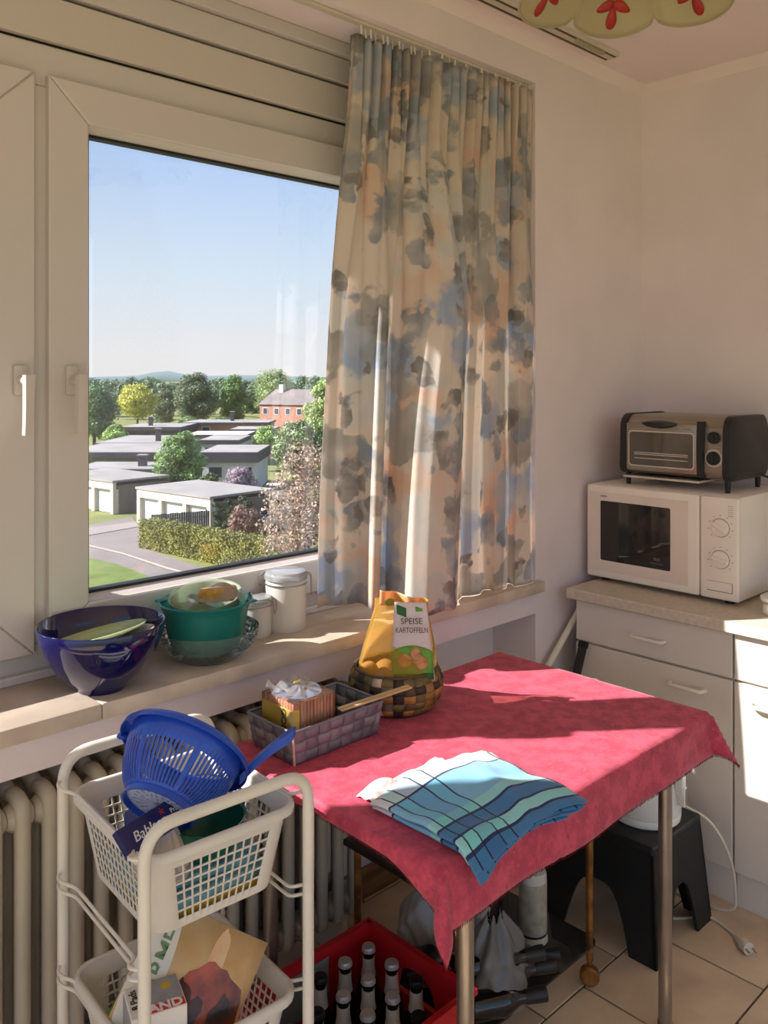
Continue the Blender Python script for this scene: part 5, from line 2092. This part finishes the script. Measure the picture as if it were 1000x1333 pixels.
cpts = [FC + V(.092, -.040, .016), (2.430, 1.225, .322), (2.462, 1.165, .285), (2.500, 1.128, .19), (2.520, 1.118, .085), (2.515, 1.135, .018), (2.505, 1.30, .0055), (2.500, 1.42, .0055), (2.44, 1.40, .0055), (2.36, 1.34, .0055), (2.36, 1.27, .0055), (2.395, 1.225, .0055), (2.46, 1.17, .0055), (2.445, 1.105, .0055), (2.418, 1.065, .012)]
MB().tube(spline(cpts, 8), .0042, 8).build('power_cord', m_cord, fr_)
pl = MB().tube([(2.420, 1.070, .013), (2.405, 1.052, .015), (2.398, 1.040, .016), (2.386, 1.020, .017)], [.006, .010, .017, .0165], 16).build('plug', m_cord, fr_)
for s in (-1, 1):
    a = V(2.386, 1.020, .018) + V(.0068, -.0055, 0) * s * 1.1
    MB().tube([a, a + V(-.011, -.016, 0)], .0022, 8).build('pin', m_wire, pl)
# ------------------------------------------------------------------ outside, nine metres below the kitchen floor
GZ = -9.0
m_asph = mat('asphalt', (130, 119, 114), .9, var=.06, vs=.25)
m_grass = mat('lawn', (112, 122, 62), .95, col2=(92, 106, 48), vs=.5, bump=.4, bs=3)
m_grass2 = mat('verge_grass', (124, 126, 72), .95, col2=(106, 112, 58), vs=.4)
m_kerb = mat('kerb_stone', (146, 134, 128), .9, var=.05)
m_gwall = mat('garage_render', (206, 194, 176), .85, var=.03, vs=.4)
m_gdoor = mat('garage_door_white', (214, 214, 216), .6, var=.02, vs=.5)
m_roofg = mat('roof_felt', (150, 144, 140), .9, var=.08, vs=.3)
m_fascia = mat('dark_fascia', (70, 70, 76), .7, var=.08, vs=.5)
m_brick = mat('red_brick', (170, 122, 104), .85, var=.10, vs=2)
m_brown = mat('brown_brick', (122, 110, 98), .85, var=.1, vs=1.5)
m_whouse = mat('house_white', (200, 198, 196), .8, var=.03, vs=.4)
m_roofd = mat('tile_roof_grey', (120, 110, 108), .85, var=.08, vs=.6)
m_fence = mat('fence_weathered', (112, 106, 100), .85, var=.12, vs=1.5)
m_trunk = mat('bark', (84, 66, 50), .9, var=.2, vs=3)
m_hill = mat('hazy_woodland', (120, 138, 142), .95, var=.06, vs=.004)  # haze of distance put into the hill colour as a bluish tint
m_pane2 = mat('far_window_glass', (60, 70, 84), .1, coat=.5)
CAMH = 1.6 - GZ


def G(px, py, z=GZ):
    """point of the horizontal plane z seen at a pixel of the 1000 x 1333 frame"""
    d = (1.6 - z) * 1122 / (py - 492)
    r = (px - 500) / 1122 * d
    return V(.7204 * r + .6936 * d, -.6936 * r + .7204 * d, z)


def D(px, d, z=GZ):
    r = (px - 500) / 1122 * d
    return V(.7204 * r + .6936 * d, -.6936 * r + .7204 * d, z)


mb = MB()
mb.add([(-3000, -3000, GZ - .02), (6000, -3000, GZ - .02), (6000, 6000, GZ - .02), (-3000, 6000, GZ - .02)], [(0, 1, 2, 3)])
gr_ = mb.build('ground', m_grass2, smooth=False)
struct(gr_, 'grassy ground of the estate')


def slab(name, px, material, h, label):
    pts = [G(*p) if len(p) == 2 else V(*p) for p in px]
    n_ = len(pts)
    area = sum(pts[i].x * pts[(i + 1) % n_].y - pts[(i + 1) % n_].x * pts[i].y for i in range(n_))
    if area < 0:
        pts.reverse()
    mb = MB().hull([p + V(0, 0, -.015) for p in pts], [p + V(0, 0, h) for p in pts])
    return struct(mb.build(name, material, smooth=False), label)


slab('road', [(40, 706), (113, 684), (172, 672), (196, 716), (250, 735), (330, 752), (420, 776), (520, 800), (520, 1100), (250, 1250), (0, 1100), (-60, 740)], m_asph, .01, 'pale asphalt road bending round the hedge')
slab('lawn', [(30, 712), (113, 727), (150, 735), (190, 750), (221, 764), (214, 785), (180, 830), (100, 1000), (-40, 1000), (-120, 730)], m_grass, .06, 'lawn inside the bend of the road')
slab('footpath', [(90, 690), (113, 688), (176, 680), (181, 686), (113, 698), (85, 702)], m_kerb, .05, 'narrow pale kerb strip in front of the garages')
mb = MB().tube([G(113, 711) + V(0, 0, .05), G(160, 722) + V(0, 0, .05), G(220, 742) + V(0, 0, .05), G(300, 762) + V(0, 0, .05), G(360, 778) + V(0, 0, .05)], .07, 4)
struct(mb.build('kerb', m_kerb), 'kerb line along the road')

U = Vector((.113, -.9936, 0))
W = Vector((.9936, .113, 0))


def quad_box(mb, o, lu, lw, z0, z1, u=U, w_=W):
    c = [o, o + w_ * lw, o + w_ * lw - u * 0 + u * lu, o + u * lu]
    c = [V(p.x, p.y, 0) for p in c]
    ar = (c[1] - c[0]).cross(c[3] - c[0]).z
    if ar < 0:
        c = [c[0], c[3], c[2], c[1]]
    return mb.hull([p + V(0, 0, z0) for p in c], [p + V(0, 0, z1) for p in c])


def garage(label, L0, bays, depth=5.6, h=2.5, bw=2.8):
    t = thing('garage_row', label, 'garage', (L0.x, L0.y, GZ))
    ln = bays * bw
    # walls set back behind the door openings
    quad_box(MB(), L0 + W * .35, ln, depth - .35, GZ, GZ + h - .32).build('wall', m_gwall, t, smooth=False) if False else None
    mb = MB()
    quad_box(mb, L0 + W * .40, ln, depth - .40, GZ, GZ + h - .3)
    mb.build('wall', m_brown, t, smooth=False)
    mb = MB()
    quad_box(mb, L0, ln, .30, GZ + h - .62, GZ + h - .02)
    mb.build('fascia', m_gwall, t, smooth=False)
    for b in range(bays + 1):
        mb = MB()
        o = L0 + U * (b * bw - (.0 if b == 0 else (.35 if b == bays else .18)))
        quad_box(mb, o, .36, .5, GZ, GZ + h - .6)
        mb.build('pier', m_gwall, t, smooth=False)
    for b in range(bays):
        mb = MB()
        quad_box(mb, L0 + U * (b * bw + .2) + W * .30, bw - .4, .12, GZ + .03, GZ + h - .62)
        dd = mb.build('door', m_gdoor, t, smooth=False)
    mb = MB()
    quad_box(mb, L0 - W * .08 - U * .08, ln + .16, depth + .16, GZ + h - .04, GZ + h + .12)
    mb.build('roof', m_roofg, t, smooth=False)
    return t


garage('row of three white garages with flat grey roof behind the hedge', V(30.8, 58.2, GZ), 3)
garage('cream garage row at the left with brown side wall', V(30.3, 71.2, GZ), 3, 5.2)

# wooden fence beside the garages
fe = thing('plank_fence', 'weathered grey plank fence between hedge and garages', 'fence', (29.3, 50.3, GZ))
f0, f1 = V(27.7, 50.4, GZ), V(31.5, 49.5, GZ)
fd = (f1 - f0)
pk = None
for k in range(26):
    p = f0 + fd * (k / 26)
    mb = MB()
    wv = fd.normalized() * (fd.length / 26 - .015)
    nv = Vector((-wv.y, wv.x, 0)).normalized() * .03
    mb.hull([p, p + wv, p + wv + nv, p + nv], [q + V(0, 0, 1.75 + .05 * hash1('f', k)) for q in (p, p + wv, p + wv + nv, p + nv)])
    mb.build('plank', m_fence, fe, smooth=False)
mb = MB()
for z in (.4, 1.4):
    q0, q1 = f0 + V(.01, .06, z), f1 + V(.01, .06, z)
    mb.tube([q0, q1], .04, 4)
mb.build('rail', m_fence, fe, smooth=False)


# ---- foliage
def leaves(mb, blobs, n_, size, seed, core=.6, flat=.6):
    rg_ = np.random.default_rng(seed)
    tot = sum(b[3] * b[4] for b in blobs)
    vs_, fs_ = [], []
    for (cx, cy, cz, rx, ry, rz) in blobs:
        k = max(12, int(n_ * rx * ry / tot)) if len(blobs) > 1 else n_
        d = rg_.normal(size=(k, 3))
        d /= np.linalg.norm(d, axis=1)[:, None]
        rad = rg_.uniform(.62, 1.08, k)
        c = np.stack([cx + d[:, 0] * rx * rad, cy + d[:, 1] * ry * rad, cz + d[:, 2] * rz * rad], 1)
        nr_ = d + rg_.normal(scale=flat, size=(k, 3))
        nr_ /= np.linalg.norm(nr_, axis=1)[:, None]
        t1 = np.cross(nr_, rg_.normal(size=(k, 3)))
        t1 /= np.linalg.norm(t1, axis=1)[:, None]
        t2 = np.cross(nr_, t1)
        s = size * rg_.uniform(.6, 1.3, k)[:, None]
        q = np.stack([c - t1 * s, c - t2 * s * .6, c + t1 * s, c + t2 * s * .6], 1).reshape(-1, 3)
        o = len(vs_)
        vs_ += [tuple(p) for p in q.tolist()]
        fs_ += [(o + 4 * i, o + 4 * i + 1, o + 4 * i + 2, o + 4 * i + 3) for i in range(k)]
    mb.add(vs_, fs_)
    if core:
        for (cx, cy, cz, rx, ry, rz) in blobs:
            mb.ball((cx, cy, cz), 1, 10, 7, (rx * core, ry * core, rz * core))


def leafmat(name, c, var=.22):
    return mat(name, c, .6, var=var, vs=.9, transl=.25)


def tree(name, label, px, d, top, width, col, seed, base_z=GZ, crown=.72, n_=2600, leaf=.20, nb=11, shape='round', cat='tree', group='trees outside the window', core=.55, trunk=True):
    """a tree d metres away whose top reaches the height `top` and whose crown is `width` metres across"""
    b = D(px, d, base_z)
    t = thing(name, label, cat, b, group)
    H = top - base_z
    rg_ = random.Random(seed)
    cz0 = top - H * crown
    blobs = []
    ch = H * crown
    for k in range(nb):
        f = (k + .5) / nb
        z = cz0 + ch * (.12 + .80 * f)
        if shape == 'round':
            wr = math.sin(PI * (.16 + .74 * f)) ** .8
        elif shape == 'cone':
            wr = 1.05 - .85 * f
        else:
            wr = .75
        a = k * 2.4 + rg_.uniform(-.5, .5)
        rr = width / 2 * wr
        br = max(.22 * width, rr * .62) * (.8 + .4 * rg_.random()) * (1 if shape != 'cone' else .75)
        off = max(0, rr - br * .85)
        blobs.append((b.x + off * math.cos(a), b.y + off * math.sin(a), z, br, br, br * (.72 if shape != 'cone' else .6)))
    mb = MB()
    leaves(mb, blobs, int(n_ * 2.2), leaf, seed, core)
    g_ = sum(col) / 3
    lc = tuple(int((v * .72 + g_ * .28) * 1.12) for v in col)  # greyed and lightened: outdoor haze is put into the leaf colour
    fo = mb.build('foliage', leafmat('leaf_%d_%d_%d' % col, lc), t, smooth=False)
    fo['kind'] = 'stuff'
    if trunk:
        MB().tube([b, b + V(.1, 0, H * .3), b + V(0, .1, H * .7)], [.03 * H, .022 * H, .01 * H], 8).build('trunk', m_trunk, t)
    return t


def zt(py, d):
    return 1.6 - (py - 492) / 1122 * d


tree('leafy_tree', 'dark green broad tree at the left edge of the pane', 122, 124, zt(503, 124), 7.2, (92, 126, 78), 1, crown=.8, n_=3200)
tree('yellow_tree', 'yellow green round tree behind the bungalows', 178, 156, zt(501, 156), 7.6, (186, 186, 56), 2, crown=.62, n_=3000)
tree('pine_tree', 'tall dark pine with spreading crown beside the yellow tree', 254, 172, zt(484, 172), 8.6, (98, 118, 80), 3, crown=.86, n_=4200)
tree('shrub_tree', 'grey green lower tree left of the tall pine', 214, 182, zt(508, 182), 5.4, (104, 122, 80), 21, crown=.9, n_=2600)
tree('poplar_tree', 'bright green tree right of the tall pine', 304, 174, zt(487, 174), 6.8, (100, 140, 60), 4, crown=.88, n_=3200)
tree('ash_tree', 'pale green tree behind the brick house', 356, 192, zt(481, 192), 10.5, (136, 160, 92), 5, crown=.8, n_=3200)
tree('willow_tree', 'pale green tree in front of the curtain edge', 424, 100, zt(489, 100), 5.4, (156, 176, 92), 6, crown=.92, n_=3000)
tree('maple_tree', 'light green young tree standing behind the garages', 235, 73, zt(560, 73), 4.4, (120, 158, 78), 7, crown=.9, n_=3800, leaf=.13)
tree('lilac_bush', 'mauve flowering lilac bush beside the garage roof', 312, 69, zt(606, 69), 2.9, (160, 136, 150), 8, crown=.95, n_=2000, leaf=.10, cat='bush', group='bushes outside the window', trunk=False)
tree('pink_bush', 'pink flowering bush in front of the brick house', 339, 98, zt(583, 98), 2.6, (208, 140, 178), 9, crown=.6, n_=1200, leaf=.12, cat='bush', group='bushes outside the window')
tree('lime_bush', 'lime green bush beside the dark tree at the left', 150, 121, zt(553, 121), 3.6, (150, 182, 84), 10, crown=.9, n_=1600, cat='bush', group='bushes outside the window', trunk=False)
tree('birch_tree', 'light green tree in front of the white bungalow wall', 348, 118, zt(555, 118), 4.2, (148, 180, 92), 11, crown=.9, n_=2000)
tree('conifer', 'dark conifer hugging the garage wall, left one', 283, 56.5, zt(650, 56.5), 1.1, (64, 84, 46), 12, crown=.97, n_=900, leaf=.08, nb=7, shape='col', group='dark conifers at the garage wall', trunk=False)
tree('conifer', 'dark conifer hugging the garage wall, middle one', 299, 57.5, zt(646, 57.5), 1.2, (64, 84, 46), 13, crown=.97, n_=900, leaf=.08, nb=7, shape='col', group='dark conifers at the garage wall', trunk=False)
tree('conifer', 'dark conifer hugging the garage wall, right one', 318, 58.5, zt(643, 58.5), 1.4, (64, 84, 46), 14, crown=.97, n_=900, leaf=.08, nb=7, shape='col', group='dark conifers at the garage wall', trunk=False)
tree('copper_maple', 'copper coloured small maple behind the end of the hedge', 318, 53, zt(659, 53), 2.4, (150, 112, 96), 15, crown=.8, n_=900, leaf=.10, nb=7, core=0, cat='bush', group='bushes outside the window')
tree('copper_beech', 'big sparse copper leaved tree near the curtain edge', 397, 41, zt(572, 41), 4.4, (170, 138, 116), 16, crown=.95, n_=3200, leaf=.09, nb=22, core=0)
tree('green_tree', 'green tree between the pink bush and the copper tree', 388, 92, zt(548, 92), 5.6, (128, 148, 92), 17, crown=.95, n_=2200)
ORD = ['first', 'third', 'fifth', 'sixth', 'eighth', 'eleventh', 'thirteenth', 'fifteenth', 'seventeenth', 'eighteenth', 'fourth', 'seventh', 'ninth', 'tenth', 'fourteenth', 'twelfth', 'second', 'sixteenth']
for k, (px, py, d) in enumerate([(118, 493, 300), (140, 495, 330), (172, 491, 310), (197, 492, 320), (213, 498, 240), (285, 493, 330), (322, 495, 260), (338, 492, 300), (395, 490, 320), (412, 490, 260), (160, 500, 220), (205, 506, 215), (232, 500, 250), (270, 503, 235), (330, 505, 230), (300, 500, 260), (130, 505, 235), (375, 500, 255)]):
    tree('distant_tree', ('far bluish green tree on the horizon, %s from the left' % ORD[k]), px, d, zt(py, d), d * .034, (112, 136, 96) if k % 2 else (96, 124, 84), 40 + k, crown=.9, n_=700, leaf=.45, nb=7, group='trees on the horizon', trunk=False)

# woodland belt far behind everything
rw = random.Random(77)
blobs = []
for k in range(150):
    px = -900 + k * 16 + rw.uniform(-8, 8)
    d = rw.uniform(330, 420)
    p = D(px, d, 0)
    h = zt(rw.uniform(492.5, 496), d)
    blobs.append((p.x, p.y, h - 4.5, rw.uniform(5, 9), rw.uniform(5, 9), 4.5))
    blobs.append((p.x + 3, p.y + 2, GZ + 2.5, 7, 7, 4))
mb = MB()
leaves(mb, blobs, 16000, .6, 78, .8)
wl = mb.build('woodland', leafmat('leaf_woodland', (96, 116, 86), .2), smooth=False)
tag(wl, 'continuous belt of far woodland below the hill', 'woodland', kind='stuff')

# low shrubs that close the gaps between the bungalows
for k, (px, py, d, wd, lab) in enumerate([(205, 548, 152, 5, 'low green shrub left of the tall pine'), (243, 545, 163, 6, 'low shrub at the foot of the tall pine'), (290, 545, 163, 6, 'low shrub at the foot of the bright green tree'),
                                          (328, 548, 175, 5, 'low shrub left of the brick house'), (272, 617, 71, 2.6, 'low hedge shrub between young tree and lilac'), (418, 600, 60, 3, 'low shrub right of the copper tree')]):
    tree('garden_shrub', lab, px, d, zt(py, d), wd, (104, 132, 66) if k % 2 else (90, 116, 60), 70 + k, base_z=GZ, crown=.9, n_=700, leaf=.16, nb=6, cat='bush', group='garden shrubs between the bungalows', trunk=False)

# hedge along the road
hg = thing('hedge', 'clipped yellow green hedge along the road', 'hedge', (27.2, 43, GZ))
h0, h1 = V(26.9, 49.4, GZ), V(28.4, 36.0, GZ)
hd_ = (h1 - h0).normalized()
hn = Vector((-hd_.y, hd_.x, 0))
mb = MB()
hl = (h1 - h0).length
HW, HH = 1.25, 1.72


def hedge_box(mb, s):
    a = [h0 - hn * HW / 2 * s, h1 - hn * HW / 2 * s, h1 + hn * HW / 2 * s, h0 + hn * HW / 2 * s]
    ar = (a[1] - a[0]).cross(a[3] - a[0]).z
    if ar < 0:
        a = [a[0], a[3], a[2], a[1]]
    mb.hull(a, [p + V(0, 0, HH * (s + .04 * (1 - s))) for p in a])


hedge_box(mb, .9)
rg_ = np.random.default_rng(5)
vs_, fs_ = [], []
for i in range(9000):
    f = rg_.random()
    s = rg_.random() * hl
    if f < .42:
        c = h0 + hd_ * s - hn * (HW / 2) + V(0, 0, rg_.random() * HH)
    elif f < .60:
        c = h0 + hd_ * s + hn * (HW / 2) + V(0, 0, rg_.random() * HH)
    elif f < .93:
        c = h0 + hd_ * s + hn * (rg_.random() - .5) * HW + V(0, 0, HH)
    else:
        c = h0 + hn * (rg_.random() - .5) * HW + V(0, 0, rg_.random() * HH)
    c = c + Vector(rg_.normal(scale=.05, size=3))
    t1 = Vector(rg_.normal(size=3)).normalized()
    t2 = t1.orthogonal().normalized()
    z_ = .075
    o = len(vs_)
    vs_ += [c - t1 * z_, c - t2 * z_ * .6, c + t1 * z_, c + t2 * z_ * .6]
    fs_.append((o, o + 1, o + 2, o + 3))
mb.add(vs_, fs_)
fo = mb.build('foliage', leafmat('leaf_hedge', (132, 130, 60), .2), hg, smooth=False)
fo['kind'] = 'stuff'


# ---- bungalows and houses
def bungalow(label, pl, pr, d, roofpy, depth, wallm, fas=.45, chim=None, wins=0, roofm=None):
    """flat roofed house; its front fascia spans pixels pl..pr at distance d"""
    zr = zt(roofpy, d)
    a, b = D(pl, d, 0), D(pr, d * 1.0, 0)
    u = (b - a).normalized()
    w_ = Vector((-u.y, u.x, 0))
    if w_.dot(V(.69, .72, 0)) < 0:
        w_ = -w_
    ln = (b - a).length
    t = thing('bungalow', label, 'house', (a.x, a.y, GZ), 'flat roofed bungalows')
    mb = MB()
    quad_box(mb, a + w_ * .3 + u * .3, ln - .6, depth - .6, GZ, zr - fas + .02, u, w_)
    mb.build('wall', wallm, t, smooth=False)
    mb = MB()
    quad_box(mb, a, ln, depth, zr - fas, zr - .02, u, w_)
    mb.build('fascia', m_fascia, t, smooth=False)
    mb = MB()
    quad_box(mb, a + u * .1 + w_ * .1, ln - .2, depth - .2, zr - .03, zr + .03, u, w_)
    mb.build('roof', roofm or m_roofg, t, smooth=False)
    for (f, g, hh, ww) in (chim or []):
        mb = MB()
        quad_box(mb, a + u * (ln * f) + w_ * (depth * g), ww, ww, zr, zr + hh, u, w_)
        c = mb.build('chimney', m_fascia, t, smooth=False)
        mb = MB()
        quad_box(mb, a + u * (ln * f - .1) + w_ * (depth * g - .1), ww + .2, ww + .2, zr + hh, zr + hh + .12, u, w_)
        mb.build('chimney_cap', m_roofg, c, smooth=False)
    for k in range(wins):
        mb = MB()
        quad_box(mb, a + u * (ln * (k + .55) / wins - .7) + w_ * .26, 1.4, .05, zr - fas - 1.5, zr - fas - .35, u, w_)
        wn_ = mb.build('window', m_whouse, t, smooth=False)
        mb = MB()
        quad_box(mb, a + u * (ln * (k + .55) / wins - .6) + w_ * .24, 1.2, .04, zr - fas - 1.4, zr - fas - .45, u, w_)
        mb.build('pane', m_pane2, wn_, smooth=False)
    return t


bungalow('nearest dark roofed bungalow at the left with square chimney', 90, 200, 78.5, 611, 7, m_fascia, .7, [(.72, .35, 1.0, .7)])
bungalow('bungalow with long black fascia behind the lilac', 258, 336, 80, 589, 9, m_whouse, .95, None, 2)
bungalow('second bungalow roof at the left with dark edge', 80, 206, 88, 589, 12, m_brown, .55)
bungalow('bungalow with pale roof and tall chimney behind the young tree', 122, 212, 102, 577, 14, m_gwall, .4, [(.80, .2, 1.5, .55)])
bungalow('white walled bungalow right of the young tree', 258, 312, 104, 573, 9, m_whouse, .5, None, 2)
bungalow('long bungalow with pale sunlit parapet', 240, 322, 116, 566, 8, m_gwall, .35, None, 0, m_gwall)
bungalow('low white bungalow wall near the brick house', 298, 356, 128, 559, 8, m_whouse, .3)
bungalow('far bungalow left, below the yellow tree', 156, 236, 136, 556, 12, m_fascia, .6, [(.36, .3, 1.4, .6)])
bungalow('far bungalow with brick end wall and chimney', 236, 350, 148, 550, 10, m_brick, .35, [(.50, .5, 1.6, .6)], 2)

bh = thing('brick_house', 'two storey red brick house with grey pitched roof', 'house', D(372, 165))
a, b = D(338, 166, 0), D(412, 160, 0)
u = (b - a).normalized()
w_ = Vector((-u.y, u.x, 0))
ln = (b - a).length
ze, zr_ = zt(527, 163), zt(507, 163)
mb = MB()
quad_box(mb, a, ln, 8, GZ, ze, u, w_)
mb.build('wall', m_brick, bh, smooth=False)
e0, e1 = a - u * .3 - w_ * .3, b + u * .3 - w_ * .3
r0, r1 = a + u * 1.0 + w_ * 4, b - u * 1.0 + w_ * 4
f0_, f1_ = a - u * .3 + w_ * 8.3, b + u * .3 + w_ * 8.3
mb = MB()
mb.add([e0 + V(0, 0, ze), e1 + V(0, 0, ze), r1 + V(0, 0, zr_), r0 + V(0, 0, zr_), f0_ + V(0, 0, ze), f1_ + V(0, 0, ze)], [(0, 1, 2, 3), (3, 2, 5, 4), (0, 3, 4), (1, 5, 2), (0, 4, 5, 1)])
rf = mb.build('roof', m_roofd, bh, smooth=False)
mb = MB()
quad_box(mb, a + u * 2.4 + w_ * 3, .9, .9, zr_ - 1.2, zr_ + .9, u, w_)
mb.build('chimney', m_whouse, rf, smooth=False)
for row, zz in enumerate((ze - 1.9, ze - 4.6)):
    for k in range(5):
        if row == 1 and k < 2:
            continue
        mb = MB()
        o = a + u * (ln * (k + .5) / 5 - .55) - w_ * .04
        quad_box(mb, o, 1.1, .1, zz, zz + 1.3, u, w_)
        wn_ = mb.build('window', m_whouse, bh, smooth=False)
        mb = MB()
        quad_box(mb, o + u * .12 - w_ * .03, .86, .1, zz + .12, zz + 1.18, u, w_)
        mb.build('pane', m_pane2, wn_, smooth=False)

# parked cars beyond the copper tree
m_car = mat('car_white', (236, 236, 238), .25, var=.02, coat=.5)
m_cars = mat('car_silver', (176, 180, 186), .25, metal=.3, coat=.5)
for k, (px, py, m_, lab) in enumerate([(368, 652, m_car, 'white parked car seen through the copper tree'), (378, 688, m_cars, 'silver parked car nearer the road behind the copper tree')]):
    c = G(px, py)
    t = thing('parked_car', lab, 'car', c, 'parked cars')
    ux_ = Vector((.9, -.43, 0))
    Mc_ = frame_mat(c, ux_, Vector((.43, .9, 0)))
    lo = []
    for x, z0_, z1_, hw in ((-2.1, .45, .75, .75), (-1.9, .3, .95, .85), (-1.2, .28, 1.0, .88), (0, .28, 1.02, .88), (1.2, .28, .95, .88), (1.9, .3, .80, .84), (2.15, .45, .68, .72)):
        lo.append([Mc_ @ V(x, -hw, z0_), Mc_ @ V(x, hw, z0_), Mc_ @ V(x, hw, z1_), Mc_ @ V(x, -hw, z1_)])
    MB().loft(lo).build('body', m_, t)
    lo = []
    for x, z1_, hw in ((-1.75, .96, .78), (-1.25, 1.40, .68), (-.2, 1.46, .68), (.45, 1.40, .68), (1.15, .97, .76)):
        lo.append([Mc_ @ V(x, -hw - .05, .9), Mc_ @ V(x, hw + .05, .9), Mc_ @ V(x, hw, z1_), Mc_ @ V(x, -hw, z1_)])
    MB().loft(lo).build('cabin', m_pane2, t)
    Mro = Mc_ @ Matrix.Translation((-.4, 0, 1.45))
    MB().box(-.8, .75, -.66, .66, -.03, .03, .02, 1, M=Mro).build('roof', m_, t)
    for x in (-1.35, 1.35):
        for s in (-1, 1):
            Mw = frame_mat(Mc_ @ V(x, s * .82, .31), V(0, 0, 1), ux_)
            MB().lathe([(0, -.1), (.3, -.1), (.31, -.05), (.31, .05), (.3, .1), (0, .1)], n=18, M=Mw).build('wheel', m_rubber, t)

# far hill line
mb = MB()
pts0, pts1 = [], []
for k in range(61):
    px = -200 + k * 20
    top = 491 - 8.5 * math.exp(-((px - 213) / 26) ** 2) - 2.6 * math.exp(-((px - 320) / 40) ** 2) - 1.2 * math.sin(px * .03) ** 2
    p = D(px, 2400, 0)
    pts0.append(V(p.x, p.y, GZ - 5))
    pts1.append(V(p.x, p.y, zt(top, 2400)))
far = [V(p.x * 1.3, p.y * 1.3, GZ - 5) for p in pts0]
n_ = len(pts0)
mb.add(pts0 + pts1 + far, [(i, i + 1, n_ + i + 1, n_ + i) for i in range(n_ - 1)] + [(n_ + i, n_ + i + 1, 2 * n_ + i + 1, 2 * n_ + i) for i in range(n_ - 1)])
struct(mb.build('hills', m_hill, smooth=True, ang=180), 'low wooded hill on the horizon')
